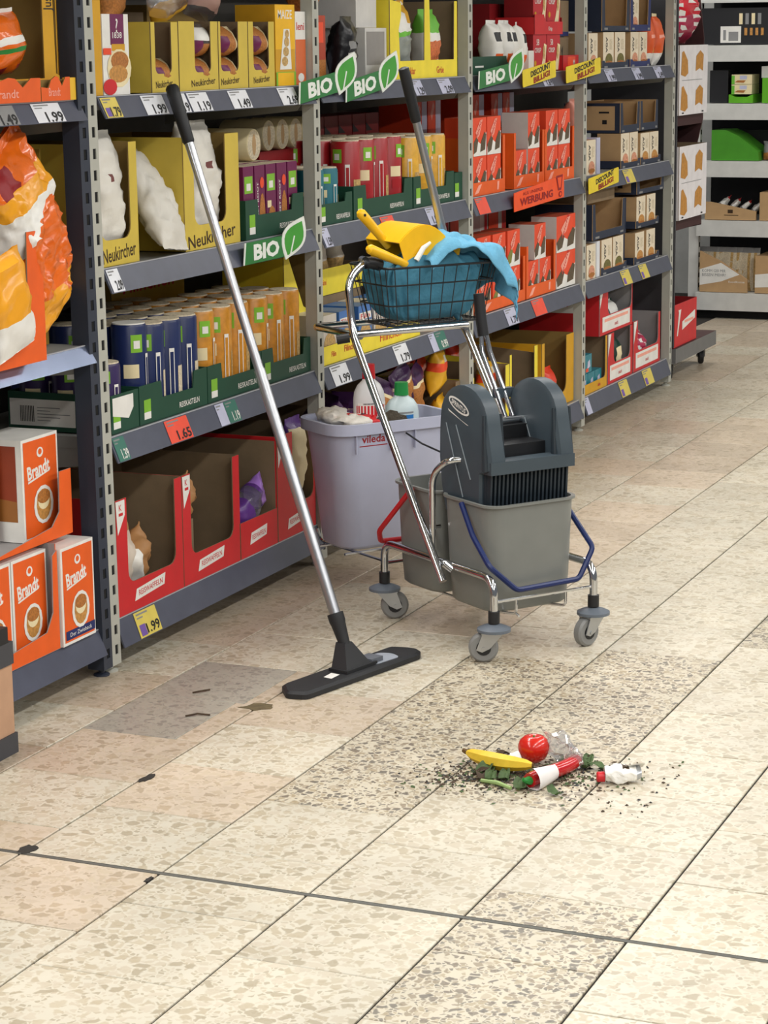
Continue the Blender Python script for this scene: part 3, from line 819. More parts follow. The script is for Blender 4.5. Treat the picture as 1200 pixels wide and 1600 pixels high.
pbox('long brown stock carton under the violet bags', 5.13, 5.74, z, .10, -.385, .09, CARD)
# ================================================================ bay behind the trolley
z = 1.388
BKB = mat('bag_black', (20, 20, 24), 0.3, var=0.1, bump=0.15, bscale=30)
pbox('slim red-orange pack beside the light upright, top shelf', 6.0, 6.075, z, 0.19, -0.02, 0.1, mat('brick_red', (176, 66, 40)), art=[('r', 0, 0, 1, .35, BREAD), ('r', .2, .6, .8, .9, ORGR)])
bg = bagmesh(0.15, 0.19, 0.08, BKB, 41, mfn=lambda u, v: (GREYP if (u > .9 or u < .05) and .5 < v < .62 else (WHITE if (u > .9 or u < .05) and .32 < v < .46 else BKB)), crump=.012)
bag('black snack bag with white lettering standing over the leaf signs', bg, (-0.06, 6.255, z), (0, .12, .2))
bg2 = bagmesh(0.13, 0.15, 0.09, FILM, 42, mfn=lambda u, v: (BREAD if v < .7 else FILM), crump=.012)
bag('clear bag of dark bread crammed at the top beside the upright', bg2, (-0.1, 6.10, z + .195), (.2, .1, 0))
bag('glossy dark bag leaning behind the slim red-orange pack', bagmesh(0.12, 0.2, 0.07, BKB, 43, mfn=lambda u, v: (TAGL if (u < .1 or u > .85) and v < .45 else BKB), crump=.012), (-0.13, 6.17, z), (0, .0, .1))
LG = mat('carton_light_grey', (212, 210, 206), 0.6)
pbox('lower light grey carton left of the bright yellow carton', 6.385, 6.55, z, 0.155, -0.03, 0.2, LG, art=[('r', .06, .3, .9, .93, mat('inside_grey', (150, 146, 142)))])
pbox('upper light grey carton stacked left of the bright yellow carton', 6.365, 6.52, z + .156, 0.11, -0.05, 0.18, LG)
out = [(0, 0), (.57, 0), (.57, .24), (.545, .24), (.54, .055), (.335, .055), (.325, .245), (.285, .245), (.28, .055), (.08, .055), (.07, .15), (.09, .19), (.09, .23), (0, .24)]
carton('bright yellow display carton with two openings on the top shelf', 6.555, 7.125, z, 0.24, YEL2, CARD, 0.26, -0.02, outline=out, art=[('t', 'klar', .32, .1, .03, RED), ('t', 'Grüe', .73, .1, .03, RED)])
GB_ = mat('bag_silver_grey', (150, 156, 150), 0.25, var=0.15, bump=.2, bscale=30)
bag('silver bag with yellow and green top in the left yellow opening', bagmesh(.16, .23, .09, GB_, 44, mfn=lambda u, v: (GOLD if v > .7 and u < .3 else (WHITE if v > .6 else (LEAFL if .55 < v < .6 else GB_))), crump=.014), (-.08, 6.74, z + .008), (0.05, 0, .0))
bag('white and green lentil bag in the right yellow opening', bagmesh(.13, .21, .08, WHITE, 45, mfn=lambda u, v: (LEAFL if v > .62 else (mat('lentil_orange', (206, 110, 60), .6, var=.3, scale=160) if (u < .2 or u > .85) and .25 < v < .55 else WHITE)), crump=.01), (-.07, 6.97, z + .004), (0, 0, 0))
z = 0.985
bio_tray('dark green tray of teal wafer tubes beside the light upright', 6.005, 6.25, z, 0.085, 'REISWAFFELN', (.02, .2), .06)
for row in range(2):
    for i in range(2):
        inst('wafer_tube', T_TEAL, 'teal wafer tube, %s from left, %s row beside the light upright' % (ORD[i], ['front', 'back'][row]), 'tube', (-.072 - row * .092, 6.055 + i * .1, z + .0035), group='teal wafer tubes')
inst('wafer_tube', T_RED, 'single red wafer tube standing behind the teal tubes', 'tube', (-.255, 6.12, z - .0), (0, 0, -.3)) if False else None
bio_tray('dark green tray of red wafer tubes above the dustpan', 6.262, 6.725, z, 0.098, 'REISWAFFELN', (.09, .40), .055)
bio_tray('dark green tray of yellow wafer tubes behind the tall handle', 6.735, 7.09, z, 0.098, 'REISWAFFELN', (.06, .29), .055)
bio_tray('narrow dark green tray squeezed against the third upright', 7.095, 7.168, z, 0.09, '')
for row in range(3):
    for i in range(4):
        inst('wafer_tube', T_RED, 'red wafer tube, %s from left, %s row above the dustpan' % (ORD[i], ['front', 'second', 'third'][row]), 'tube', (-.071 - row * .091, 6.32 + i * .108, z + .0035), (0, 0, ((i * 3 + row) % 5 - 2) * .4), group='red wafer tubes')
    for i in range(3):
        inst('wafer_tube', T_YEL, 'yellow wafer tube, %s from left, %s row behind the tall handle' % (ORD[i], ['front', 'second', 'third'][row]), 'tube', (-.071 - row * .091, 6.79 + i * .115, z + .0035), (0, 0, ((i * 3 + row) % 5 - 2) * .3), group='yellow wafer tubes')
RBX = mat('box_deep_red', (120, 20, 22), 0.5)
for i in range(6):
    pbox('dark red stock box above the red wafer tubes, %s from left' % ORD[i], 6.50 + i * .112, 6.607 + i * .112, z + .0, .285, -.32, .12, RBX, art=[('p', [(0, .8), (.5, .8), (0, .9)], BLACK)], group='dark red stock boxes')
z = 0.578
carton('tall open yellow carton with dark inside next to the second upright', 6.0, 6.215, z + .0, 0.33, YEL2, YELD, .2, -.13, outline=[(0, 0), (.215, 0), (.215, .13), (.13, .16), (.02, .33), (0, .33)], art=[('t', 'Erche', .7, .22, .02, RED)])
PK = mat('pack_pale', (214, 206, 196), .45, var=.1)
def fpack(k): return art_mesh(lambda mb: (mb.box(-.12, 0, 0, .1, 0, .14, PK if k != 1 else mat('pack_blue', (70, 120, 190), .4)), draw(mb, [('r', .05, .7, .95, .85, WHITE), ('t', 'Filin', .5, .77, .02, RED, .07), ('d', .5, .33, .44, .3, WAFB)], .1, .14, .0005)))
FP0, FP1 = fpack(0), fpack(1)
carton('low yellow tray of crispbread packs next to the second upright', 6.02, 6.285, z, .055, YEL2, CARD, .2 - .095, -.02, art=[('t', 'Filin', .3, .5, .022, RED), ('t', 'Filinchen', .78, .6, .028, RED, .1)])
carton('low yellow tray of crispbread packs under the wire basket', 6.29, 6.78, z, .055, YEL2, CARD, .25, -.02, art=[('t', 'Filinchen', .5, .55, .034, RED, .17)])
for i in range(2):
    inst('crispbread_pack', FP0 if i == 0 else FP1, 'pale crispbread pack in the low yellow tray at the second upright' if i == 0 else 'blue crispbread pack in the low yellow tray at the second upright', 'pack', (-.026, 6.035 + i * .12, z + .0035))
for i in range(4):
    inst('crispbread_pack', FP0 if i % 2 else FP1, '%s crispbread pack under the wire basket, %s from left' % ('pale' if i % 2 else 'blue', ORD[i]), 'pack', (-.026, 6.30 + i * .118, z + .0035), group='crispbread packs under the basket')
carton('upper yellow carton of grissini bags behind the push handle', 6.225, 6.62, z + .17, .08, YEL2, CARD, .2, -.15, art=[('t', 'Grissini', .2, .5, .025, RED)])
pbox('dark spacer box holding up the yellow grissini carton', 6.225, 6.62, z, .168, -.155, .19, CARD)
for i in range(3):
    bag('beige grissini bag, %s from left, in the upper yellow carton' % ORD[i], bagmesh(.1, .18, .06, WAFB, 46 + i, mfn=lambda u, v: (PK if v > .55 else WAFB), crump=.008), (-.21, 6.285 + i * .12, z + .174), (0, 0, .1 * i), group='grissini bags')
z = 0.125
VC = mat('violet_choc', (70, 36, 84), .3, var=.2, bump=.2, bscale=50)
BB2 = bagmesh(.14, .2, .08, VC, 51, mfn=lambda u, v: (BREAD if (u < .2 or u > .8) and .2 < v < .7 else (CREAM if .7 < v < .78 else VC)), crump=.01)
YP_ = bagmesh(.12, .16, .07, GOLD, 52, mfn=lambda u, v: (ORGR if .55 < v < .7 else (WHITE if .7 < v < .8 and u < .2 else mat('pack_yellow', (238, 180, 40), .35))), crump=.01)
carton('brown carton of violet cookie bags behind the pale bin', 6.0, 6.45, z, .26, CARD, CARD, .36, -.03, cut=(.03, .42, .12, .03))
carton('brown carton with violet and yellow packs behind the white bottles', 6.455, 7.165, z, .25, CARD, CARD, .36, -.03, cut=(.04, .67, .12, .03))
for i in range(5):
    bag('violet cookie bag, %s from left, in the carton behind the bin' % ORD[i], BB2, (-.09 - .06 * (i % 2), 6.06 + i * .083, z + .1 + .02 * (i % 3)), (0, .2 * (i % 2), .4 * i), group='violet cookie bags behind the bin')
for i, (yy, zz) in enumerate(((6.62, .19), (6.74, .14), (6.86, .21))):
    bag('violet chocolate cookie bag, %s from left, above the white bottles' % ORD[i], BB2, (-.13, yy, z + zz - .06), (.3 * (i - 1), .1, 0), group='violet bags above the bottles')
bag('violet chocolate cookie bag left of the golden cookie packs', BB2, (-.14, 6.98, z + .13), (.2, .1, .2))
for i, (yy, zz, xx) in enumerate(((7.115, .21, -.10), (7.105, .05, -.09))):
    bag('golden yellow cookie pack, %s beside the third upright' % ['upper', 'lower'][i], YP_, (xx, yy - .02, z + zz), (0, .1, .2), group='yellow cookie packs')

# ================================================================ bay of orange-red crispbread boxes
z = 1.388
carton('dark green tray behind the leaf sign of the crispbread bay', 7.25, 7.66, z, .06, GRN, CARD, .2, -.02, art=[('r', .1, .4, .3, .5, WHITE)])
carton('upper green tray at the back of the crispbread bay', 7.26, 7.50, z + .0, .17, mat('tray_teal_green', (46, 130, 100)), CARD, .14, -.225, cut=(.03, .2, .12, .02))
for i, (yy, xx, zz) in enumerate(((7.55, -.06, .006), (7.635, -.05, .006), (7.71, -.06, .006), (7.785, -.05, .0))):
    bag('white granola bag with dark and orange print, %s from the leaf sign' % ORD[i], bagmesh(.095, .175, .08, WHITE, 61 + i, mfn=lambda u, v: (BLACK if (u > .88 or u < .02) and .6 < v < .78 else (ORG if (u > .9 or u < .1) and v < .35 else (GREYP if .62 < v < .65 else WHITE))), crump=.006), (xx, yy, z + zz), (0, 0, .1 * i), group='white granola bags')
pbox('white spacer card beneath the granola bags', 7.835, 7.892, z, .075, -.02, .05, WHITE)
RC = mat('box_crimson', (196, 26, 40), .45)
CR = art_mesh(lambda mb: (mb.box(-.11, 0, 0, .148, 0, .128, RC, ym=REDD), draw(mb, [('t', '58', .35, .78, .03, WHITE), ('t', 'CRISP', .35, .56, .024, WHITE, .07), ('p', [(.55, .0), (.85, .0), (1, .7), (.8, .75), (.7, .3)], CREAM), ('d', .8, .5, .08, .2, WAFB), ('d', .15, .2, .08, .08, GOLD)], .148, .128, .0005)))
for i, (yy, zz, w) in enumerate(((7.90, .0, 0), (8.055, .0, 0), (7.90, .172, 0), (8.055, .172, 0))):
    inst('crispbread_box', CR, 'crimson crispbread box, %s %s of the red display' % (['lower', 'upper'][i // 2], ['left', 'right'][i % 2]), 'box', (-.026, yy, z + zz + .004), group='crimson crispbread boxes')
carton('red display carton layer on top of the crimson crispbread boxes', 7.895, 8.21, z + .132, .06, RED, REDD, .15, -.018, outline=[(0, 0), (.315, 0), (.315, .045), (.12, .045), (.10, .07), (0, .07)], art=[('t', 'Krisp', .55, .3, .02, WHITE)])
carton('low red display tray under the crimson crispbread boxes', 8.215, 8.40, z, .055, RED, REDD, .2, -.018, art=[('r', .3, .1, .8, .9, ORGR), ('t', 'M', .7, .5, .03, WHITE)])
for i in range(4):
    pbox('dark crimson stock box, %s from left behind the red display' % ORD[i], 7.84 + i * .11, 7.945 + i * .11, z, .24, -.17, .14, REDD, group='dark crimson stock boxes')
pbox('lower dark carton at the fourth upright, top shelf', 8.285, 8.405, z, .12, -.06, .1, CARD, art=[('p', [(.3, .6), (.45, .75), (.4, .4)], BLACK)])
pbox('upper dark carton at the fourth upright, top shelf', 8.285, 8.405, z + .125, .13, -.06, .1, CARD, art=[('r', .0, .0, 1, .12, BLUE)])

PINK = mat('print_pink', (250, 170, 150), .45); DKB = mat('print_crisp_dark', (92, 78, 58), .6, var=.3, scale=120); OLV = mat('print_olive', (130, 130, 60), .55)
def lbox(w, h, seed, sidew=None, olive=False):
    def fn(mb):
        mb.box(-.1, 0, 0, w, 0, h, ORGR, ym=sidew or mat('box_side_orange', (226, 70, 34)), zm=WHITE, zp=mat('box_top', (190, 80, 50)))
        draw(mb, [('p', [(0, 0), (1, 0), (1, .62), (.62, .3), (.3, .42), (0, .22)], WHITE), ('p', [(0, .28), (.28, .5), (.42, .42), (.3, .12), (.05, .05)], OLV if olive else DKB),
                  ('p', [(.55, .1), (.9, .15), (.98, .55), (.86, .62), (.6, .35)], DKB), ('p', [(.22, .62), (.55, .93), (.72, .95), (.5, .55), (.32, .45)], PINK),
                  ('t', 'leicht', .46, .72, .024, RED, w * .5, .85)], w, h, .0005)
    return art_mesh(fn)
LB = lbox(.135, .128, 1); LBS = lbox(.125, .128, 2, LG); LBO = lbox(.13, .128, 3, None, True)
def orange_carton(label, y0, y1, z0, h=.195, sill=.045, lm=.02):
    w = y1 - y0
    return carton(label, y0, y1, z0, h, ORG, mat('carton_orange_inside', (222, 90, 24)), .24, -.02, outline=[(0, 0), (w, 0), (w, h), (w - lm, h), (w - lm, sill), (lm, sill), (lm, h), (0, h)], art=[('p', [(.08, .03), (.2, .05), (.3, .2), (.2, .18)], PINK), ('p', [(.75, .05), (.8, .05), (.82, .2), (.76, .2)], PINK)], group='orange crispbread cartons')
z = 0.985
for (y0, y1, nm, skip) in ((7.255, 7.586, 'at the third upright', None), (7.68, 8.01, 'in the middle of the bay', 'tl'), (8.02, 8.36, 'at the fourth upright', None)):
    orange_carton('orange crispbread carton %s, third shelf' % nm, y0, y1, z, lm=.02)
    for tier in range(2):
        for i in range(2):
            if skip == 'tl' and tier == 1 and i == 0: continue
            inst('crispbread_box', LBS if skip else LB, 'orange-red crispbread box, %s %s, carton %s' % (['lower', 'upper'][tier], ['left', 'right'][i], nm), 'box', (-.026, y0 + .024 + i * (.145 if not skip else .142), z + .004 + tier * .129), group='orange-red crispbread boxes, third shelf')
for i, (yy, w, h) in enumerate(((7.36, .12, .32), (7.49, .12, .325), (7.92, .13, .32), (8.13, .12, .32), (8.26, .12, .32))):
    pbox('stock crispbread box at the back of the third shelf, %s from left' % ORD[i], yy, yy + w, z, h, -.27, .13, ORGR, sidem=mat('box_side_orange', (226, 70, 34)), art=[('p', [(.0, .6), (.0, 1), (.5, 1), (.4, .7)], ORGR), ('r', .6, .6, 1, 1, TAGL), ('p', [(.2, .82), (.4, .95), (.5, .9), (.3, .75)], PINK)], group='stock crispbread boxes')
z = 0.58
orange_carton('lower orange crispbread tray behind the blue cloth', 7.30, 7.80, z, .16, .04)
for tier in range(2):
    for i in range(3):
        inst('crispbread_box', LBO, 'orange-red crispbread box with olive print, %s row, %s from left behind the cloth' % (['lower', 'upper'][tier], ORD[i]), 'box', (-.026, 7.325 + i * .152, z + .004 + tier * .129), group='orange-red crispbread boxes behind the cloth')
orange_carton('orange crispbread carton beneath the promotion sign, second shelf', 7.815, 8.145, z, .19, .045)
for i, (a, t_) in enumerate(((0, 0), (1, 0), (1, 1))):
    inst('crispbread_box', LBS, 'crispbread box with pale side beneath the promotion sign, %s' % ['lower left', 'lower right', 'upper'][i], 'box', (-.026 - .0 * t_, 7.838 + a * .142 - t_ * .06, z + .004 + t_ * .129), group='pale-sided crispbread boxes')
for i in range(2):
    inst('crispbread_box', lbox(.225, .135, 5, LG) , '%s wide crispbread box beside the fourth upright, second shelf' % ['lower', 'upper'][i], 'box', (-.022, 8.16, z + .0 + i * .136))
for i in range(4):
    pbox('striped stock box at the back of the second shelf, %s from left' % ORD[i], 7.50 + i * .2, 7.69 + i * .2, z, .30, -.27, .13, ORGR if i % 2 else LG, sidem=CARD, art=[('r', .55, .4, .75, 1, WHITE), ('r', .8, .4, .95, 1, RED)], group='striped stock boxes')
z = 0.125
RPK = bagmesh(.1, .15, .07, RED, 71, mfn=lambda u, v: (PINK if (u < .15 or u > .85) and .3 < v < .6 else mat('pack_red', (226, 60, 30), .35)), crump=.008)
carton('open brown carton with red snack packs behind the wringer', 7.25, 7.66, z, .24, YEL2, CARD, .34, -.03, cut=(.05, .37, .05, .03))
carton('brown carton with bright yellow edge beside the wringer', 7.665, 7.97, z, .27, YEL2, CARD, .34, -.03, cut=(.02, .27, .05, .03), slope=.24)
carton('golden yellow carton with one red pack beside the fourth upright', 8.02, 8.40, z, .265, GOLD, YELD, .34, -.03, cut=(.03, .29, .05, .04))
bag('red snack pack standing in the golden yellow carton', RPK, (-.075, 8.20, z + .004), (0, 0, 0))
bag('second red snack pack deeper in the golden yellow carton', RPK, (-.16, 8.28, z + .004), (0, 0, .3))
for i, (yy, zz, xx) in enumerate(((7.42, .30, -.30), (7.54, .28, -.28), (7.66, .33, -.30), (7.75, .33, -.30), (7.84, .28, -.27))):
    bag('red snack pack at the back of the bottom shelf, %s from left' % ORD[i], RPK, (xx - .1, yy + .1, z + zz - .14), (.2 * (i % 2), 0, 0), group='red snack packs at the back')
for i in range(2):
    bag('golden yellow snack pack, %s one, beside the wringer' % ['upper', 'lower'][i], YP_, (-.1, 7.60 - i * .1, z + .1 - .09 * i), (0, 0, .2), group='yellow snack packs')
pbox('teal stock pack at the back behind the golden carton', 8.02, 8.2, z, .3, -.39, .09, TEAL)

# ================================================================ bay of navy cartons
CRB = mat('box_cream', (236, 222, 196), .5)
def cbox(w, h, pict, txt=True):
    def fn(mb):
        mb.box(-.1, 0, 0, w, 0, h, CRB, ym=CARDL, zp=CARDL)
        a = [('d', .55, .2, .34, .2, pict), ('d', .55, .12, .36, .07, BREAD)]
        if txt: a = [('t', 'AGA', .34, .64, .034, BLACK, .06, -PI / 2, .02), ('r', .62, .5, .85, .8, WAFER)] + a
        draw(mb, a, w, h, .0005)
    return art_mesh(fn)
CBG = cbox(.14, .135, mat('print_moss', (110, 104, 50), .6, var=.3, scale=100)); CBR = cbox(.115, .135, mat('print_salmon', (214, 150, 120), .6, var=.3, scale=100)); CBT = cbox(.13, .125, TAN)
def navy(label, y0, y1, z0, h, sill, om=NAVY, im=CARDL, lm=.03, grp='navy display cartons', depth=.22, xf=-.02):
    w = y1 - y0
    return carton(label, y0, y1, z0, h, om, im, depth, xf, outline=[(0, 0), (w, 0), (w, h), (w - lm, h), (w - lm - .012, sill), (lm + .012, sill), (lm, h), (0, h)], art=[('r', .08, .03, .2, .03 + .008 / h, GREYP), ('r', .85, .03, .95, .03 + .008 / h, GREYP)], group=grp)
def side_window(t, depth, h):
    # pale stock print on the camera-facing side
    mb = MB()
    def q(u0, v0, u1, v1, m_, e): mb.flat([(-depth * (1 - u0), -e, v0 * h), (-depth * (1 - u1), -e, v0 * h), (-depth * (1 - u1), -e, v1 * h), (-depth * (1 - u0), -e, v1 * h)], m_)
    q(.12, .1, .9, .9, CARDL, .0006); q(.62, .66, .8, .72, BLACK, .001); q(.68, .3, .76, .44, BLACK, .001)
    mb.build('side_print', t)
z = 1.39
inst('cracker_box', CBR, 'pale cracker box just right of the fourth upright, top shelf', 'box', (-.022, 8.535, z - .003))
navy('navy carton with two moss-green cracker boxes on the top shelf', 8.705, 9.06, z - .003, .03, .022)
for i in range(2): inst('cracker_box', CBG, 'cream cracker box with moss-green picture, %s in the navy carton' % ['left', 'right'][i], 'box', (-.026, 8.735 + i * .155, z + .0005), group='moss-green cracker boxes')
navy('empty upper navy carton above the moss-green cracker boxes', 8.70, 9.065, z + .14, .16, .02)
navy('blue carton with two salmon cracker boxes on the top shelf', 9.085, 9.365, z - .003, .03, .022, om=BLUE)
for i in range(2): inst('cracker_box', CBR, 'cream cracker box with salmon picture, %s in the blue carton' % ['left', 'right'][i], 'box', (-.026, 9.105 + i * .122, z + .0005), group='salmon cracker boxes')
t_ = navy('empty upper blue carton above the salmon cracker boxes', 9.08, 9.37, z + .14, .15, .025, om=BLUE)
inst('cracker_box', CBR, 'pale cracker box standing in the upper blue carton', 'box', (-.026, 9.10, z + .1435))
OB = mat('bag_orange', (224, 92, 36), .4, var=.1)
for i in range(2):
    bag('%s orange crisp bag with white foot beside the fifth upright' % ['left', 'right'][i], bagmesh(.11, .215, .08, OB, 81 + i, mfn=lambda u, v: (WHITE if v < .22 else (GOLD if v < .36 and u < .3 else (CREAM if v > .92 else (PINK if .5 < v < .6 and (u < .1 or u > .9) else OB)))), crump=.006), (-.065, 9.445 + i * .13, z - .003), (0, 0, .1), group='orange crisp bags')
z = .985
t = navy('lower navy carton with blurred cracker boxes, third shelf middle', 8.97, 9.24, z, .03, .02); 
for i in range(2): inst('cracker_box', CBR, 'cracker box with salmon picture in the middle of the third shelf, %s' % ['left', 'right'][i], 'box', (-.026, 8.985 + i * .122, z + .0035), group='salmon cracker boxes, third shelf')
navy('lower navy carton with tan cracker boxes, third shelf right', 9.25, 9.545, z, .03, .02)
for i in range(2): inst('cracker_box', CBT, 'cracker box with tan picture at the right of the third shelf, %s' % ['left', 'right'][i], 'box', (-.026, 9.262 + i * .136, z + .0035), group='tan cracker boxes, third shelf')
t = navy('upper empty navy carton with tan inside, third shelf', 8.99, 9.26, z + .14, .12, .03, depth=.24, xf=-.03); side_window(t, .24, .12)
navy('upper empty navy carton beside the fifth upright, third shelf', 9.27, 9.53, z + .14, .12, .03, depth=.24, xf=-.03)
inst('cracker_box', CBR, 'pale cracker box right of the fourth upright, third shelf', 'box', (-.022, 8.52, z - .003))
pbox('white-blue slim box beside the pale cracker box, third shelf', 8.65, 8.695, z - .003, .14, -.022, .1, TAGL)
bag('rosy bread bag hanging at the fourth upright, third shelf', bagmesh(.12, .14, .08, PINK, 83, crump=.006), (-.10, 8.60, z + .15), (0, 0, 0))
pbox('dark spacer carton under the rosy bread bag', 8.53, 8.74, z + .0, .148, -.125, .12, CARD)
z = .58
inst('cracker_box', CBR, 'pale cracker box right of the fourth upright, second shelf', 'box', (-.022, 8.53, z - .003))
pbox('white slim box beside the pale cracker box, second shelf', 8.66, 8.70, z - .003, .14, -.022, .1, TAGW)
navy('lower navy carton with mixed cracker boxes, second shelf', 8.71, 9.06, z - .003, .03, .02)
for i in range(2): inst('cracker_box', CBG, 'cream cracker box with moss-green picture on the second shelf, %s' % ['left', 'right'][i], 'box', (-.026, 8.735 + i * .155, z + .0005), group='moss-green cracker boxes, second shelf')
t = navy('lower navy carton with tan cracker boxes, second shelf right', 9.17, 9.54, z - .003, .03, .02)
for i in range(2): inst('cracker_box', CBT, 'tan cracker box in the lowest navy carton at right, %s' % ['left', 'right'][i], 'box', (-.026, 9.20 + i * .165, z + .0005), group='tan cracker boxes, second shelf low')
navy('middle empty navy carton with tan inside, second shelf', 8.60, 9.03, z + .145, .14, .03, depth=.24)
t = navy('middle navy carton with tan cracker boxes, second shelf', 9.19, 9.53, z + .145, .03, .02, depth=.24); 
for i in range(2): inst('cracker_box', CBT, 'tan cracker box in the middle tier at right, %s' % ['left', 'right'][i], 'box', (-.026, 9.215 + i * .15, z + .1485), group='tan cracker boxes, second shelf middle')
t = carton('small brown printed carton end in the middle of the second shelf', 9.07, 9.165, z - .003, .13, NAVY, CARDL, .2, -.06); side_window(t, .2, .13)
t = carton('small brown printed carton end, middle tier of second shelf', 9.06, 9.18, z + .145, .13, NAVY, CARDL, .2, -.06); side_window(t, .2, .13)
pbox('navy spacer tray under the small middle carton end', 9.06, 9.18, z + .129, .0155, -.06, .2, NAVY)
t = navy('top empty navy carton beside the fifth upright, second shelf', 9.2, 9.6, z + .285, .085, .02, depth=.26); side_window(t, .26, .085)
pbox('brown stock carton at the top left of the second shelf', 8.62, 8.98, z + .286, .085, -.05, .2, CARD)
# bottom: red cartons
z = .125
def red4(label, y0, y1, z0, h, cut, lab=(.08, .06, .92, .36)):
    w = y1 - y0
    t = carton(label, y0, y1, z0, h, RED, mat('carton_grey_inside', (150, 146, 146)), .34, -.02, cut=cut, art=[('r', lab[0], lab[1], lab[2], lab[3], WHITE), ('r', lab[0] + .06, lab[3] - .11, lab[2] - .06, lab[3] - .05, PINK), ('t', 'snack', .5, (lab[1] + lab[3]) / 2 - .05, .022, RED), ('p', [(0, .99), (.12, .99), (.0, .55)], WHITE)])
    return t
red4('red carton with dark green snack bags, lower middle', 8.815, 9.155, z, .205, (.08, .31, .08, .03))
red4('red carton with grey flap and rosy snack bags, beside the fifth upright', 9.175, 9.575, z, .215, (.06, .37, .085, .03))
t = red4('upper red carton marked with a white side label, on the lower cartons', 8.70, 9.15, z + .21, .20, (.11, .44, .075, .03))
mb = MB()
mb.flat([(-.34, -.0008, .09), (-.10, -.0008, .09), (-.10, -.0008, .155), (-.34, -.0008, .155)], WHITE)
mb.text('BROT', (-.165, -.0014, .125), (1, 0, 0), (0, 0, 1), .03, RED); mb.build('side_label', t)
mb = MB(); mb.prism([(.0, 0), (.16, .0), (.16, .16), (.02, .17)], 'x', 0, .012, LG)
o = mb.build('cardboard_flap'); place(o, (-.12, 9.19, z + .216)); tag(o, 'light grey cardboard flap standing on the red cartons', 'cardboard')
GNB = mat('bag_dark_green', (28, 60, 50), .35, var=.2)
for i in range(2):
    bag('dark green snack bag with pale print, %s in the lower red carton' % ['left', 'right'][i], bagmesh(.12, .17, .08, GNB, 91 + i, mfn=lambda u, v: (CREAM if (u < .1 or u > .9) and .3 < v < .7 else GNB), crump=.01), (-.08, 8.93 + i * .12, z + .004), (0, 0, .1), group='dark green snack bags')
bag('rosy wrapped snack bag in the red carton with the grey flap', bagmesh(.16, .14, .09, PINK, 93, mfn=lambda u, v: (WHITE if (u * 7 + v * 3) % 1 < .3 else mat('berry', (180, 40, 80), .35)), crump=.014), (-.08, 9.38, z + .004))
bag('dark bag with white tag in the upper red carton', bagmesh(.2, .11, .1, GNB, 94, mfn=lambda u, v: (WHITE if (u < .12 or u > .93) and v > .3 else GNB), crump=.008), (-.09, 8.98, z + .214))
TPK = mat('pack_teal', (40, 130, 145), .4, var=.1)
carton('yellow carton of teal biscuit packs right of the fourth upright', 8.46, 8.80, z, .205, GOLD, CARD, .3, -.02, cut=(.03, .32, .04, .02), art=[('t', 'leibn', .7, .1, .02, RED)])
for i, (yy, zz) in enumerate(((8.51, 0), (8.60, 0), (8.69, 0), (8.56, .075))):
    pbox('teal biscuit pack in the yellow carton, %s' % ['lower left', 'lower middle', 'lower right', 'upper'][i], yy, yy + .085, z + .004 + zz, .072, -.035, .1, TPK, art=[('p', [(.3, .2), (.8, .3), (.7, .7), (.4, .6)], TAGL), ('r', .1, .05, .5, .25, ORGR)], group='teal biscuit packs')

# ================================================================ left bay, orange cartons
z = 1.383
carton('empty golden yellow carton at the far left of the top shelf', 4.14, 4.605, z, .26, GOLD, YELD, .25, -.025, outline=[(0, 0), (.465, 0), (.465, .055), (.45, .06), (.445, .24), (.455, .27), (.40, .27), (.40, .05), (.0, .05)], art=[('t', 'Jus', .92, .82, .05, BLACK, .03, PI / 2)])
def crown(label, y0, y1):
    w = y1 - y0; h = .052
    out = [(0, 0), (w, 0), (w, h), (w * .85, h), (w * .72, h * .62), (w * .6, h), (w * .5, h * 1.05), (w * .35, h * .9), (w * .25, h * .55), (0, h * .6)]
    return carton(label, y0, y1, z, h * .9, ORG, YELD, .02, -.003, outline=out, art=[('t', 'Brandt', .45, .42, .026, PINK, w * .4)])
crown('orange crown-edged tray front at the left picture edge, top shelf', 4.22, 4.483)
crown('orange crown-edged tray front next to the dark upright, top shelf', 4.486, 4.612)
pbox('small yellow box end beside the dark upright, top shelf', 4.614, 4.655, z, .05, -.004, .02, mat('box_sun_yellow', (240, 190, 50)))
ORB = mat('bag_bright_orange', (238, 110, 24), .22, var=.12, bump=.3, bscale=26, coat=.4)
def orfn(u, v):
    f = min(u, 1 - u)
    if v < .07: return FILM
    if v < .20 + .06 * math.sin(u * 9): return mat('bag_orange_yellow', (244, 168, 40), .22)
    if v < .58 + .08 * math.sin(u * 12.6 + 1): return ORB
    if v < .70: return WHITE if f < .3 else ORB
    if v < .80: return mat('bag_orange_yellow', (244, 168, 40), .22) if f < .3 else ORB
    if v < .92 and .84 < u < .97: return REDD
    return ORB
bag('orange and white zwieback bag with green stripe, top shelf left edge', bagmesh(.17, .145, .12, ORB, 101, mfn=lambda u, v: (LEAF if .4 < v < .5 else (WHITE if .5 < v < .62 or v > .93 else (REDD if v < .2 and u > .1 else ORB))), crump=.012), (-.07, 4.39, z + .055), (.1, .1, 0))
z = .815
BIGB = bagmesh(.27, .47, .15, ORB, 102, mfn=orfn, nu=64, nv=52, crump=.02)
bag('big crumpled orange zwieback bag sagging over the middle shelf edge', BIGB, (-.045, 4.545, z + .055), (0.42, -.06, .15))
carton('olive yellow carton wall behind the big orange bag', 4.20, 4.635, z, .455, mat('carton_olive', (150, 122, 44), .6), mat('carton_olive', (150, 122, 44), .6), .22, -.10, fh=.06)
carton('orange tray with tall corner in front of the middle shelf', 4.14, 4.40, z, .10, ORG, CARD, .03, .035, outline=[(0, 0), (.26, 0), (.26, .12), (.255, .29), (.195, .29), (.19, .12), (0, .1)])
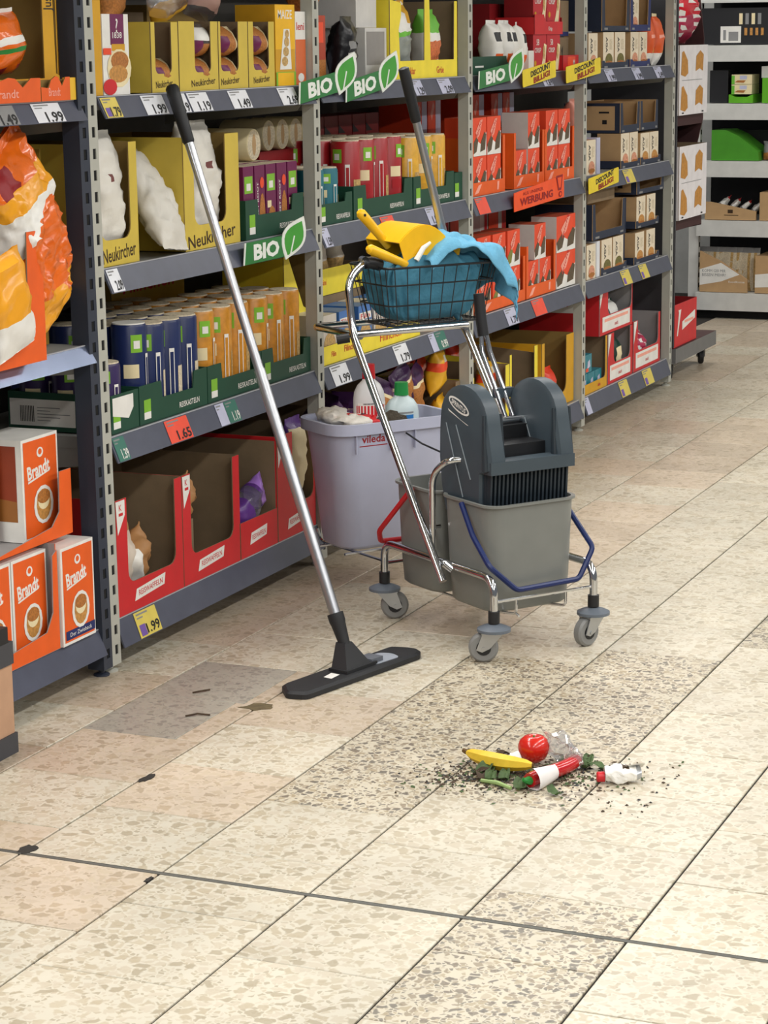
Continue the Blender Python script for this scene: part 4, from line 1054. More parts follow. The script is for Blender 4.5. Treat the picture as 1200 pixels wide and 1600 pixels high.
bag('pale orange bag lying in the orange tray at the left edge', bagmesh(.15, .22, .06, mat('bag_apricot', (246, 190, 90), .3, var=.2), 103, mfn=lambda u, v: (WHITE if v < .35 else mat('bag_orange_yellow', (244, 168, 40))), crump=.014), (.068, 4.225, z + .04), (.25, .0, 0))
z = .123
def brandt(w, h, d):
    def fn(mb):
        mb.box(-d, 0, 0, w, 0, h, WHITE, xp=WHITE, ym=WHITE)
        draw(mb, [('r', .05, .03, .96, .97, ORG), ('t', 'Brandt', .45, .68, .044, WHITE, w * .62, .12, .03), ('p', [(.15, .56), (.75, .63), (.75, .645), (.15, .58)], WHITE), ('d', .5, .84, .09, .05, WHITE), ('d', .5, .845, .05, .03, ORG),
                  ('d', .55, .32, .27, .19, WHITE), ('d', .55, .32, .2, .155, TAN), ('d', .55, .36, .16, .09, CREAM), ('d', .55, .40, .18, .07, BREAD)], w, h, .0005)
        mb.flat([(-d * .95, -.0006, h * .2), (-d * .12, -.0006, h * .2), (-d * .12, -.0006, h * .94), (-d * .95, -.0006, h * .94)], mat('box_side_shaded_orange', (150, 56, 20)))  # near side panel: its shade is painted in as darker orange
        mb.flat([(-d * .95, -.0007, h * .2), (-d * .12, -.0007, h * .2), (-d * .12, -.0007, h * .4), (-d * .95, -.0007, h * .45)], mat('box_side_shaded_amber', (160, 100, 40)))  # lower band of that side, amber with the shade painted in
    return art_mesh(fn)
BR = brandt(.15, .235, .11); BR2 = brandt(.16, .24, .13)
o = inst('zwieback_box', BR, 'orange zwieback box with blue foot strip, beside the dark upright', 'box', (.0, 4.48, z))
mb = MB(); mb.quadx(.0012, .012, .146, .012, .034, BLUE); mb.textx('Der Zwieback', .0016, .08, .023, .014, WHITE, 0, .1); mb.build('foot_print', o)
w_ = .60
out = [(0, 0), (.57, 0), (.57, .2), (.545, .215), (.54, .06), (.50, .03), (.24, .03), (.20, .06), (.2, .2), (0, .2)]
carton('orange display carton with tall corner post and grey inside', 4.13, 4.475, z, .25, ORG, mat('carton_grey_inside', (150, 146, 146)), .22, -.006, outline=[(0, 0), (.345, 0), (.345, .235), (.325, .225), (.32, .09), (.29, .05), (.05, .03), (.04, .235), (0, .24)])
carton('upper orange display carton with rounded notch, left edge', 4.13, 4.592, z + .252, .15, ORG, mat('carton_grey_inside', (150, 146, 146)), .2, -.03, outline=[(0, 0), (.462, 0), (.462, .155), (.41, .155), (.405, .06), (.37, .03), (.10, .004), (0, .004)], back_h=.09, slope=.12)
for i in range(2):
    inst('zwieback_box', BR, 'orange zwieback box in the lower carton notch, %s' % ['left', 'right'][i], 'box', (-.03, 4.16 + i * .155, z + .004), group='zwieback boxes in the lower orange carton')
inst('zwieback_box', BR2, 'orange zwieback box on top in the upper orange carton', 'box', (-.06, 4.426, z + .2565))
pbox('second zwieback box end left of the upper orange one', 4.22, 4.415, z + .2565, .23, -.12, .10, WHITE, sidem=mat('box_side_shaded_orange', (150, 56, 20)))  # sides carry the same painted-in shade
# ================================================================ shelf signs
SGN = mat('sign_bio_green', (36, 122, 56), .35); SGNL = mat('sign_bio_leaf', (62, 160, 48), .35); SWH = mat('sign_white', (240, 244, 238), .4)
SYL = mat('sign_yellow', (240, 214, 40), .4); SOR = mat('sign_orange', (250, 84, 20), .4); DRED = mat('print_dark_red', (150, 10, 20), .5)
def leaf_pts(cx, cy, s, n=9):
    # leaf outline, tip to the upper right
    a = []
    p0, p1 = Vector((cx - .32 * s, cy - .55 * s)), Vector((cx + .42 * s, cy + .6 * s))
    d = p1 - p0; nrm = Vector((-d.y, d.x))
    for i in range(n + 1):
        t = i / n; a.append(p0 + d * t + nrm * (.36 * math.sin(PI * t ** .9)))
    for i in range(n - 1, 0, -1):
        t = i / n; a.append(p0 + d * t - nrm * (.30 * math.sin(PI * t ** 1.1)))
    return [(v.x, v.y) for v in a]
def bio_sign(label, y0, y1, zc0, zc1, h=.058):
    L_ = y1 - y0; ti = math.atan2(zc1 - zc0, L_)
    t = thing('shelf_sign', label, 'sign', (.0165, y0, zc0), group='green leaf signs')
    t.rotation_euler = (ti, 0, 0)
    mb = MB()
    mb.prism([(0, -h / 2), (L_ * .86, -h / 2), (L_ * .86, h / 2), (.012, h / 2)], 'x', 0, .002, SGN)
    mb.prism([(-.006, -h / 2), (.0, -h / 2), (.012, h / 2), (.004, h / 2)], 'x', 0, .0022, SWH)
    mb.textx('BIO', .0026, L_ * .39, .0, .055, SWH, .045, L_ * .46)
    mb.build('plate', t)
    lf = MB(); s = .085
    lf.prism([(p[0] * 1.75, p[1]) for p in leaf_pts(L_ * .89 / 1.75, .014, s * 1.12)], 'x', .001, .003, SWH)
    lf.prism([(p[0] * 1.75, p[1]) for p in leaf_pts(L_ * .89 / 1.75, .014, s * .88)], 'x', .002, .0036, SGNL)
    lf.prism([(L_ * .80, -.03), (L_ * .825, -.03), (L_ * .91, .022), (L_ * .89, .024)], 'x', .003, .0042, SWH)
    lf.build('leaf', t)
    return t
bio_sign('green organic leaf sign left of the pair above the trolley', 5.81, 6.17, 1.366, 1.402)
bio_sign('green organic leaf sign right of the pair above the trolley', 6.13, 6.49, 1.362, 1.402)
bio_sign('green organic leaf sign in front of the white granola bags', 7.225, 7.64, 1.372, 1.402)
bio_sign('green organic leaf sign below the purple beetroot boxes', 5.445, 5.79, .956, .958)
def disc_sign(label, y0, y1, z0, z1):
    L_ = y1 - y0; ti = math.atan2(z1 - z0, L_)
    t = thing('shelf_sign', label, 'sign', (.018, y0, z0), group='yellow discount signs'); t.rotation_euler = (ti, 0, 0)
    mb = MB(); h = .06
    mb.prism(fillet2([(0, -h / 2), (L_, -h / 2), (L_, h / 2), (0, h / 2)], .008), 'x', 0, .002, SYL)
    mb.textx('DISCOUNT', .0026, L_ * .53, .013, .027, BLACK, .04, L_ * .6, .06)
    mb.textx('BILLIG!', .0030, L_ * .56, -.012, .027, DRED, .04, L_ * .5, .06)
    mb.build('plate', t)
def fillet2(pts, r, n=3):
    out = []
    for i in range(len(pts)):
        a, b, c = Vector(pts[i - 1]), Vector(pts[i]), Vector(pts[(i + 1) % len(pts)])
        p1, p2 = b + (a - b).normalized() * r, b + (c - b).normalized() * r
        for k in range(n + 1):
            q = k / n; v = p1 * (1 - q) ** 2 + b * 2 * q * (1 - q) + p2 * q * q; out.append((v.x, v.y))
    return out
disc_sign('yellow discount sign next to the leaf sign of the granola bags', 7.66, 8.02, 1.368, 1.398)
disc_sign('yellow discount sign across the fourth upright at the top', 8.14, 8.56, 1.372, 1.402)
disc_sign('yellow discount sign on the third shelf of the navy carton bay', 8.42, 8.81, .948, .972)
t = thing('shelf_sign', 'bright orange promotion sign with exclamation mark', 'sign', (.018, 7.57, .948)); t.rotation_euler = (.03, 0, 0)
mb = MB(); mb.prism([(0, -.035), (.55, -.035), (.55, .05), (.46, .045), (0, .03)], 'x', 0, .002, SOR)
mb.textx('AUS UNSERER', .0026, .2, .019, .016, DRED, .01, .22); mb.textx('WERBUNG', .003, .24, -.008, .036, DRED, .03, .36)
mb.polyx(.0032, [(.455, .05), (.535, .05), (.515, -.005), (.48, -.005)], DRED); mb.polyx(.0036, [(.47, .042), (.52, .042), (.507, .004), (.487, .004)], SOR)
mb.discx(.0032, .505, -.02, .02, .011, DRED); mb.discx(.0036, .505, -.02, .011, .006, SOR)
mb.build('plate', t)

# ================================================================ rolling display past the last upright
DGR = mat('dolly_grey', (112, 112, 112), .5); MAR = mat('display_maroon', (62, 30, 32), .7); DKG = mat('display_charcoal', (66, 66, 70), .7)
CHR = mat('chrome', (205, 207, 210), .12, 1.0, var=.03); WHL = mat('wheel_grey', (128, 128, 126), .55); BLK = mat('plastic_black', (24, 25, 28), .45, var=.1)
CAST = mat('caster_zinc', (178, 180, 182), .3, .85)
def caster(parent, x, y, top, r, ang, wm, w=.024, off=.03, disc=None, drop=0):
    # top : z of the stem plate; ang: rolling direction
    c, s = math.cos(ang), math.sin(ang); cx, cy = x + c * off, y + s * off
    rot = Matrix.Rotation(ang, 3, 'Z')
    k = MB()
    k.lathe([(.012, r * 1.9), (.012, top)], (x, y, 0), CAST, 10)
    for sd in (-1, 1):
        q = w / 2 + .003
        pts = [(-.02 - off, r * 1.95), (.004, r * 1.95), (r * .5, r * .9), (r * .1, r * .75), (-.015, r)]
        vs = []
        for yy in (sd * q, sd * (q + .003)):
            for p in pts: vs.append(Vector((cx, cy, 0)) + rot @ Vector((p[0], yy, p[1])))
        n = len(pts)
        k.add(vs, [tuple(range(n)), tuple(range(2 * n - 1, n - 1, -1))] + [(i, (i + 1) % n, n + (i + 1) % n, n + i) for i in range(n)], CAST, False)
    pl = [Vector((cx, cy, 0)) + rot @ Vector(p) for p in ((-.02 - off, -w / 2 - .006, r * 1.95), (.006, -w / 2 - .006, r * 1.95), (.006, w / 2 + .006, r * 1.95), (-.02 - off, w / 2 + .006, r * 1.95))]
    k.add(pl + [p + Vector((0, 0, .003)) for p in pl], [(3, 2, 1, 0), (4, 5, 6, 7), (0, 1, 5, 4), (1, 2, 6, 5), (2, 3, 7, 6), (3, 0, 4, 7)], CAST, False)
    ko = k.build('caster', parent)
    ax = rot @ Matrix.Rotation(PI / 2, 3, 'X')
    m = MB(); m.lathe([(r * .45, -w / 2), (r * .86, -w / 2), (r, -w / 2 + .005), (r, w / 2 - .005), (r * .86, w / 2), (r * .45, w / 2)], (cx, cy, r), wm, 24, ax=ax)
    m.lathe([(r * .5, -w / 2 - .001), (r * .5, w / 2 + .001)], (cx, cy, r), BLK, 16, ax=ax)
    m.lathe([(r * .14, -w / 2 - .008), (r * .14, w / 2 + .008)], (cx, cy, r), CAST, 8, ax=ax)
    m.build('wheel', ko)
    if disc:
        d = MB(); d.lathe([(disc * .6, top - .004), (disc, top), (disc, top + .007), (disc * .75, top + .012), (.014, top + .018)], (x, y, 0), mat('bumper_grey', (96, 104, 114), .45), 24)
        d.build('bumper', ko)
        e = MB(); e.lathe([(.0145, top + .02), (.0145, top + .05)], (x, y, 0), BLK, 12); e.build('sleeve', ko)
    return ko
t = thing('display_trolley', 'grey rolling display trolley with dark cartons past the last upright', 'trolley', (0, 9.76, 0))
mb = MB(); mb.box(-.42, 0, 0, .70, .085, .15, DGR, zp=mat('dolly_top', (80, 52, 52), .7)); mb.build('base_frame', t)
for (xx, yy) in ((-.05, .62), (-.37, .62), (-.37, .08), (-.05, .08)): caster(t, xx, yy, .088, .038, 1.9, BLK, .026, .02)
mb = MB()
mb.box(-.40, -.39, .02, .66, .155, 1.75, DKG); mb.box(-.40, -.012, .0, .015, .155, 1.75, DKG); 
mb.prism([(-.39, .155), (-.30, .155), (-.2, .62), (-.03, .66), (-.03, .72), (-.06, 1.0), (-.03, 1.14), (-.03, 1.5), (-.06, 1.75), (-.39, 1.75)], 'y', .50, .51, MAR)
mb.build('backing', t)
for (z0, z1, nm) in ((1.17, 1.47, 'upper'), (.715, 1.03, 'lower')):
    mb = MB(); mb.box(-.38, -.03, .02, .50, z0 - .05, z0 - .003, MAR); mb.build('tier', t)
def toast_carton(label, y0, y1, z0, h):
    w = y1 - y0
    BR_ = mat('print_gingerbread', (196, 138, 60), .6, var=.15, scale=60)
    A = []
    for k in range(2):
        o = k * .5
        A += [('p', [(.05, o + .08), (.2, o + .05), (.3, o + .1), (.28, o + .28), (.14, o + .42), (.08, o + .4)], BR_), ('p', [(.56, o + .12), (.7, o + .16), (.82, o + .12), (.84, o + .36), (.72, o + .42), (.58, o + .34)], BR_)]
    A += [('r', .08, .495, .8, .502, GREYP), ('r', .1, .02, .16, .04, BLACK), ('r', .8, .02, .86, .04, BLACK)]
    return carton(label, y0, y1, z0, h, mat('carton_white', (236, 232, 234), .55), CARD, .3, -.005, art=A)
toast_carton('upper white carton with gingerbread prints on the rolling display', 9.77, 10.24, 1.168, .30)
toast_carton('lower white carton with gingerbread prints on the rolling display', 9.79, 10.25, .713, .32)
WRP = bagmesh(.36, .27, .16, RED, 111, mfn=lambda u, v: (WHITE if (v * 9 + u * 3) % 1 < .22 else (mat('berry', (180, 40, 80)) if v < .5 else mat('wrap_red', (220, 30, 50), .25))), crump=.02)
bag('red cellophane gift bag on top of the upper white carton', WRP, (-.10, 10.02, 1.475), (0, .05, 0))
bag('golden wrapped sweets bag peeking out of the lower white carton', bagmesh(.26, .12, .14, TAN, 112, mfn=lambda u, v: (FILM if v > .6 else BREAD), crump=.016), (-.15, 9.99, .95))
t = carton('red carton with white numeral on the rolling display base', 9.77, 10.145, .152, .19, RED, REDD, .25, -.012, art=[('p', [(.12, .25), (.16, .25), (.3, .85), (.18, .85), (.2, .78)], WHITE), ('p', [(.35, .35), (.92, .52), (.92, .72), (.35, .55)], WHITE), ('r', .45, .5, .85, .56, PINK)])
bag('green-topped pack inside the red carton on the rolling base', bagmesh(.2, .2, .1, LEAF, 113, crump=.01), (-.12, 9.93, .156))

# ================================================================ white wall shelf at the aisle end
WSH = mat('shelf_white', (214, 214, 210), .45)
t = thing('wall_shelf', 'white wall shelf closing off the end of the aisle', 'shelf', (0, 12.1, 0))
for (zt, zb) in ((1.455, 1.37), (1.15, 1.065), (.847, .762), (.53, .445), (.14, .045), (1.76, 1.675)):
    mb = MB(); mb.box(-.545, .9, 0, .012, zb, zt, WSH); mb.box(-.545, .9, .012, .5, zt - .03, zt, WSH)
    mb.build('shelf_board', t)
mb = MB(); mb.box(-.60, -.546, .05, .09, .0, 2.1, WSH)
for i in range(36): mb.box(-.5475, -.5445, .06, .08, .05 + i * .055, .075 + i * .055, SLOT)
mb.build('upright', t)
mb = MB(); mb.box(.9, .94, .05, .09, 0, 2.1, WSH); mb.build('upright', t)
mb = MB(); mb.box(-.6, .94, .5, .515, .0, 2.1, mat('shelf_back_black', (30, 30, 32), .8)); mb.build('back_panel', t)
mb = MB(); mb.box(-.6, .94, .05, .06, 0, .045, SLOT); mb.build('plinth', t)
# things on it face the camera side (-y)
def fbox(label, x0, x1, y, d, z0, h, mt, art=None, name='food_box', cat='box', poly=None):
    mb = MB(); w = x1 - x0
    if poly: mb.prism([(p[0] * w, p[1] * h) for p in poly], 'y', 0, d, mt, back=mt)
    else: mb.box(0, w, 0, d, 0, h, mt)
    for i, a in enumerate(art or []):
        e = -.0006 - .0003 * i
        if a[0] == 'r': mb.flat([(a[1] * w, e, a[2] * h), (a[3] * w, e, a[2] * h), (a[3] * w, e, a[4] * h), (a[1] * w, e, a[4] * h)], a[5])
        elif a[0] == 'p': mb.flat([(p[0] * w, e, p[1] * h) for p in a[1]], a[2])
        elif a[0] == 't': mb.text(a[1], (a[2] * w, e, a[3] * h), (1, 0, 0), (0, 0, 1), a[4], a[5], 0, a[6] if len(a) > 6 else None)
    o = mb.build(name); place(o, (x0, y, z0)); return tag(o, label, cat)
BLKC = mat('carton_black', (26, 26, 30), .5)
fbox('black carton with small pictures and white barcode label, top of wall shelf', -.54, -.17, 12.12, .3, 1.458, .19, BLKC, [('r', .28, .05, .58, .5, WHITE), ('r', .32, .12, .36, .4, GREYP), ('r', .4, .1, .54, .35, GREYP)] + [('r', .55 + .09 * i, .55, .6 + .09 * i, .85, GREYP if i % 2 else CREAM) for i in range(4)] + [('r', .63 + .08 * i, .25, .67 + .08 * i, .45, TAN) for i in range(4)])
fbox('second black carton on the top wall shelf, right', -.15, .3, 12.12, .3, 1.458, .19, BLKC, [('r', .1, .3, .3, .7, CREAM)])
fbox('dark carton at the left of the second wall shelf', -.50, -.40, 12.16, .25, 1.153, .17, BLKC)
GRC = mat('carton_grass_green', (96, 176, 30), .5)
fbox('low grass green tray on the second wall shelf', -.385, -.255, 12.12, .2, 1.153, .045, GRC, poly=[(0, 0), (1, 0), (1, 1), (.75, .7), (.25, .7), (0, 1)])
for i in range(2):
    fbox('%s cream pack stacked over the low grass green tray' % ['lower', 'upper'][i], -.375, -.265, 12.135, .16, 1.199 + i * .052, .05, CREAM, [('r', .4, .5, .75, .9, TAGL), ('p', [(.15, .2), (.6, .15), (.7, .4), (.3, .4)], BREAD), ('r', .0, .0, .15, .9, LEAFL)])
fbox('tall grass green carton at the right of the second wall shelf', -.205, .1, 12.12, .2, 1.153, .13, GRC)
fbox('pale carton on the tall grass green carton', -.215, .1, 12.14, .2, 1.284, .06, LG)
fbox('bright green wedge carton on the third wall shelf', -.475, -.215, 12.12, .25, .85, .16, mat('carton_wedge_green', (72, 150, 36), .5), poly=[(0, 0), (1, 0), (.98, .3), (.55, .82), (.3, 1), (0, 1)])
fbox('dark filler carton behind the green wedge carton', -.40, -.15, 12.40, .08, .85, .15, BLKC)
for i in range(2): bag('clear bag of dark snacks right of the green wedge carton, %s' % ['near', 'far'][i], bagmesh(.1, .1, .08, FILM, 121 + i, mfn=lambda u, v: (BREAD if v < .4 else GREYP), crump=.01), (-.16 + i * .12, 12.2, .85), (0, 0, PI / 2))
KTR = CARDL
fbox('kraft tray with slanted edge on the fourth wall shelf', -.505, -.225, 12.12, .02, .533, .095, KTR, [('r', .45, .38, .55, .58, DBR), ('r', .38, .25, .66, .29, DBR)], poly=[(0, 0), (1, 0), (1, .5), (.1, 1), (0, 1)])
for i in range(4):
    bag('white and red wrap leaning in the kraft tray, %s from left' % ORD[i], bagmesh(.06, .13, .05, WHITE, 125 + i, mfn=lambda u, v: (RED if v > .85 else (GREYP if v < .3 else WHITE)), crump=.008), (-.46 + i * .058, 12.15, .60 - i * .012), (0, .45, PI / 2), group='wraps leaning in the kraft tray') if False else inst('snack_wrap', bagmesh(.10, .13, .03, WHITE, 125 + i, mfn=lambda u, v: (RED if v > .9 else (GREYP if v < .55 and u > .5 else WHITE)), crump=.010), 'white and red wrap leaning in the kraft tray, %s from left' % ORD[i], 'wrap', (-.475 + i * .058, 12.20, .56 - i * .01), (0, .75, .2), 'wraps leaning in the kraft tray')
fbox('tall kraft carton at the right of the fourth wall shelf', -.205, .1, 12.12, .24, .533, .15, KTR)
fbox('kraft carton with white band and lettering, bottom wall shelf', -.528, -.265, 12.12, .02, .143, .22, KTR, [('p', [(0, .16), (.45, .26), (.84, .44), (.45, .72), (.0, .55)], WHITE), ('t', 'KOMM GIB MIR', .3, .52, .022, GREYP, .13), ('t', 'BISSEN MEHR!', .3, .42, .022, GREYP, .13), ('t', 'foodloose', .78, .26, .016, WHITE, .09)], poly=[(0, 0), (1, 0), (1, .32), (.45, .75), (0, 1)])
fbox('second kraft carton at the right of the bottom wall shelf', -.222, .1, 12.12, .26, .143, .2, KTR, [('p', [(0, .15), (.6, .2), (.6, .6), (0, .5)], WHITE)])
for i in range(8):
    inst('flatbread_bag', bagmesh(.12, .235, .034, FILM, 131 + i, mfn=lambda u, v: (GREYP if v > .88 else (WAFER if (u * 5) % 1 < .75 else WAFB)), crump=.008, nu=18, nv=10), 'clear flatbread bag behind the lettered kraft carton, %s from left' % ORD[i], 'bag', (-.50 + i * .032, 12.22, .143), (0, 0, 1.4 + .1 * (i % 3)), 'flatbread bags')

# ================================================================ display crate at the left picture edge
t = thing('display_crate', 'tan display crate with dark grey rim at the left edge', 'crate', (.11, 4.08, 0))
CT = mat('crate_tan', (190, 150, 120), .6)
mb = MB(); mb.box(-.55, 0, -.9, 0, .045, .2, CT); mb.build('body', t)
mb = MB(); mb.box(-.555, .005, -.905, .004, .0, .045, DKG); mb.build('base', t)
mb = MB(); mb.box(-.555, .004, -.905, .002, .2, .25, DKG); mb.build('rim', t)
mb = MB(); mb.box(-.56, .003, -.91, -.015, .25, .285, BLK); mb.build('lid', t)
# ================================================================ cleaning trolley
TR = (0.7118, 5.4098, 0); TRZ = math.radians(-35.786)
t = thing('cleaning_trolley', 'chrome cleaning trolley with push handle and wire basket', 'trolley', TR, TRZ)
HB = .152; LF, LR = .258, -.258
for s in (-1, 1):
    mb = MB(); b = s * HB
    mb.tube(fillet([(LR, b, .115), (LR, b, .208), (LF, b, .208), (LF, b, .115)], .06, 6), .0105, CHR, 10)
    mb.build('side_rail', t)
for (a, b, ang) in ((LF, -HB, math.radians(180 + 58) ), (LF, HB, math.radians(-80)), (LR, -HB, math.radians(65)), (LR, HB, math.radians(150))):
    caster(t, a, b, .078, .037, ang, WHL, .026, .026, disc=.042)
mb = MB()
for a in (LF, LR): mb.tube([(a, -HB, .150), (a, HB, .150)], .004, CHR, 6)
for b in (-.085, .065):
    mb.tube(fillet([(LF, b - .0, .150), (LF, b, .112), (LF - .1, b, .098), (LR + .1, b, .098), (LR, b, .112), (LR, b, .150)], .012, 3), .0035, CHR, 6)
mb.tube([(LF, -.085, .112), (LF + .012, -.085, .108)], .0035, CHR, 6)
mb.build('bucket_rack', t)
mb = MB(); mb.tube(fillet([(-.02, -HB, .205), (-.02, -HB, .43), (.04, -HB + .01, .472), (.06, -.10, .472)], .05, 6), .009, CHR, 10)
mb.tube([(-.02, -HB, .29), (-.02, -.128, .29)], .005, CHR, 6); mb.build('wringer_holder', t)
# push handle
HR = .195
path = fillet([(.055, -HB - .018, .165), (-.377, -HB - .018, .752), (-.397, -HB - .018, .895), (-.415, -.10, .935), (-.56, -.03, .925), (-.60, .0, .905), (-.60, .15, .905), (-.59, HR, .86), (-.40, HR, .748), (.055, HR, .165)], .05, 6)
mb = MB(); mb.tube(path, .0105, CHR, 12); mb.build('push_handle', t)
mb = MB(); mb.tube([(-.414, -.105, .931), (-.418, -.085, .930), (-.425, -.055, .922)], .0165, BLK, 10); mb.build('handle_clip', t)
for (a, b) in ((.06, -HB),): 
    mb = MB(); mb.tube([(a + .02, b - .004, .2), (a + .005, b - .018, .215)], .012, CHR, 10); mb.build('clamp', t)
# bin loop and wire basket
mb = MB(); mb.tube(fillet([(-.377, -.145, .742), (-.63, -.145, .742), (-.63, .19, .742), (-.377, .19, .742)], .03, 5) + [], .0095, CHR, 10)
mb.tube([(-.38, -HB - .01, .748), (-.38, HR, .748)], .0095, CHR, 10); mb.build('support_loop', t)
for b in (-.175,):
    mb = MB(); mb.tube([(-.40, b - .03, .735), (-.385, b, .74)], .013, BLK, 10); mb.build('clamp_knob', t)
mb = MB(); BW = mat('basket_wire', (30, 32, 34), .4)
A0, A1, B0, B1 = -.395, -.545, -.035, .262; e = .03; ZB, ZT = .757, .915
def ring(z, k, r):
    q = e * k
    mb.tube(fillet([(A0 + q, (B0 + B1) / 2, z), (A0 + q, B1 + q, z), (A1 - q, B1 + q, z), (A1 - q, B0 - q, z), (A0 + q, B0 - q, z), (A0 + q, (B0 + B1) / 2 - .001, z)], .02, 3), r, BW, 6)
for i, k in enumerate((0, .35, .7, 1.0)): ring(ZB + (ZT - ZB) * k, k, .0022 if k < 1 else .0032)
for i in range(9):
    b = B0 + (B1 - B0) * (i + .5) / 9; bt = B0 - e + (B1 - B0 + 2 * e) * (i + .5) / 9
    mb.tube([(A0 + e, bt, ZT), (A0, b, ZB), (A1, b, ZB), (A1 - e, bt, ZT)], .0015, BW, 5)
for i in range(7):
    a = A0 + (A1 - A0) * (i + .5) / 7; at_ = A0 + e + (A1 - A0 - 2 * e) * (i + .5) / 7
    mb.tube([(at_, B0 - e, ZT), (a, B0, ZB), (a, B1, ZB), (at_, B1 + e, ZT)], .0015, BW, 5)
mb.build('wire_basket', t)
# bin rack behind
mb = MB()
for b in (-.08, .17): mb.tube(fillet([(LR, b, .150), (-.36, b, .125), (-.72, b, .118), (-.74, b, .15)], .02, 3), .004, CHR, 6)
mb.tube([(-.52, -.12, .121), (-.52, .2, .121)], .004, CHR, 6); mb.tube([(-.66, -.12, .119), (-.66, .2, .119)], .004, CHR, 6)
mb.build('bin_rack', t)

def rrect(a0, a1, b0, b1, r, n=5):
    pts = []
    for (cx, cy, s) in ((a1 - r, b1 - r, 0), (a0 + r, b1 - r, 1), (a0 + r, b0 + r, 2), (a1 - r, b0 + r, 3)):
        for k in range(n + 1):
            q = PI / 2 * (s + k / n); pts.append((cx + r * math.cos(q), cy + r * math.sin(q)))
    return pts
def tub(parent, secs, mt, name='body', rad=.04):
    # secs: list of (a0,a1,b0,b1,z[,r]) going up the outside, over the rim, down inside ; closed at both ends
    mb = MB(); rings = []
    for s in secs:
        rings.append([(p[0], p[1], s[4]) for p in rrect(s[0], s[1], s[2], s[3], s[5] if len(s) > 5 else rad)])
    n = len(rings[0]); vs = [p for r in rings for p in r]; fs = [tuple(range(n - 1, -1, -1))]
    for k in range(len(rings) - 1):
        for i in range(n):
            j = (i + 1) % n; fs.append((k * n + i, k * n + j, (k + 1) * n + j, (k + 1) * n + i))
    fs.append(tuple((len(rings) - 1) * n + i for i in range(n)))
    mb.add(vs, fs, mt, True)
    return mb.build(name, parent, sharp=50)
BKT = mat('bucket_grey', (120, 122, 118), .38, var=.04)
def bucket(label, a0, a1, b0, b1, ztop, zbot, hm, hpath):
    t = thing('mop_bucket', label, 'bucket', TR, TRZ)
    i = .016
    tub(t, [(a0 + i + .01, a1 - i - .01, b0 + i + .008, b1 - i - .008, zbot, .04), (a0 + i, a1 - i, b0 + i, b1 - i, zbot + .008, .045), (a0 + i * .75, a1 - i * .75, b0 + i * .75, b1 - i * .75, zbot + .075, .045), (a0 + i * .4, a1 - i * .45, b0 + i * .4, b1 - i * .4, ztop - .03, .045),
            (a0 + .006, a1 - .006, b0 + .006, b1 - .006, ztop - .006, .045), (a0, a1, b0, b1, ztop - .006, .045), (a0, a1, b0, b1, ztop, .045), (a0 + .009, a1 - .009, b0 + .009, b1 - .009, ztop, .04), (a0 + .012, a1 - .012, b0 + .012, b1 - .012, ztop - .03, .04), (a0 + .022, a1 - .022, b0 + .022, b1 - .022, zbot + .02, .04)], BKT)
    h = MB(); h.tube(hpath, .0072, hm, 8)
    h.build('handle', t)
    return t
HBL = mat('handle_blue', (14, 34, 88), .4); HRD = mat('handle_red', (190, 26, 34), .4)
bucket('grey mop bucket with blue handle under the wringer', -.022, .222, -.138, .142, .379, .104, HBL,
       fillet([(.10, -.143, .372), (.165, -.152, .30), (.236, -.150, .235), (.246, -.075, .168), (.246, .115, .172), (.236, .166, .245), (.165, .158, .31), (.10, .150, .372)], .012, 3))
bucket('grey mop bucket with red handle at the rear of the trolley', -.255, -.030, -.138, .138, .377, .104, HRD,
       fillet([(-.13, -.144, .372), (-.245, -.175, .243), (-.272, -.155, .208), (-.275, .12, .2), (-.25, .17, .243), (-.13, .146, .372)], .012, 3))
# blue handle brace plate
# ---------------------------------------------------------------- wringer
WG = mat('wringer_slate', (62, 73, 81), .42, var=.05); WGD = mat('wringer_dark', (34, 44, 52), .5)
t = thing('mop_wringer', 'slate grey mop wringer press sitting in the front bucket', 'wringer', TR, TRZ)
SH = [(-.015, .335), (-.035, .40), (-.044, .47), (-.042, .54)]
for k in range(13):
    q = PI - PI * k / 12
    SH.append((.069 + .108 * math.cos(q) * (1.0 if math.cos(q) < 0 else .96), .575 + .088 * math.sin(q)))
SH += [(.183, .53), (.192, .49), (.192, .462), (.148, .448), (.145, .335)]
def shell(b0, b1, name):
    mb = MB(); n = len(SH); cx, cz = .075, .48
    # bevelled slab
    rings = []
    for (b, k) in ((b0, .93), (b0 + .006, 1.0), (b1 - .006, 1.0), (b1, .93)):
        rings.append([(cx + (p[0] - cx) * k, b, cz + (p[1] - cz) * (k if p[1] > .4 else 1)) for p in SH])
    vs = [p for r in rings for p in r]; fs = [tuple(range(n)), tuple(range(4 * n - 1, 3 * n - 1, -1))]
    for k in range(3):
        for i in range(n):
            j = (i + 1) % n; fs.append((k * n + j, k * n + i, (k + 1) * n + i, (k + 1) * n + j))
    mb.add(vs, fs, WG, True)
    o = mb.build(name, t, sharp=35)
    for (sb, q) in ((b0, -1), (b1, 1)):
        g = MB(); y = sb + q * .0008
        g.tube([(.165, sb + q * .0, .60), (.168, sb, .52), (.172, sb, .46)], [.004, .007, .010], WGD, 8)
        g.build('grip_recess', o)
        for (x0, z0, x1, z1) in ((-.005, .56, .07, .38), (.04, .56, .105, .43)):
            r = MB(); r.tube([(x0, sb + q * .0005, z0), (x1, sb + q * .0005, z1)], .0018, mat('wringer_seam', (120, 130, 136), .4), 6); r.build('moulded_line', o)
    return o
sl = shell(-.118, -.068, 'side_cheek'); shell(.092, .140, 'side_cheek')
mb = MB(); yb = -.1195
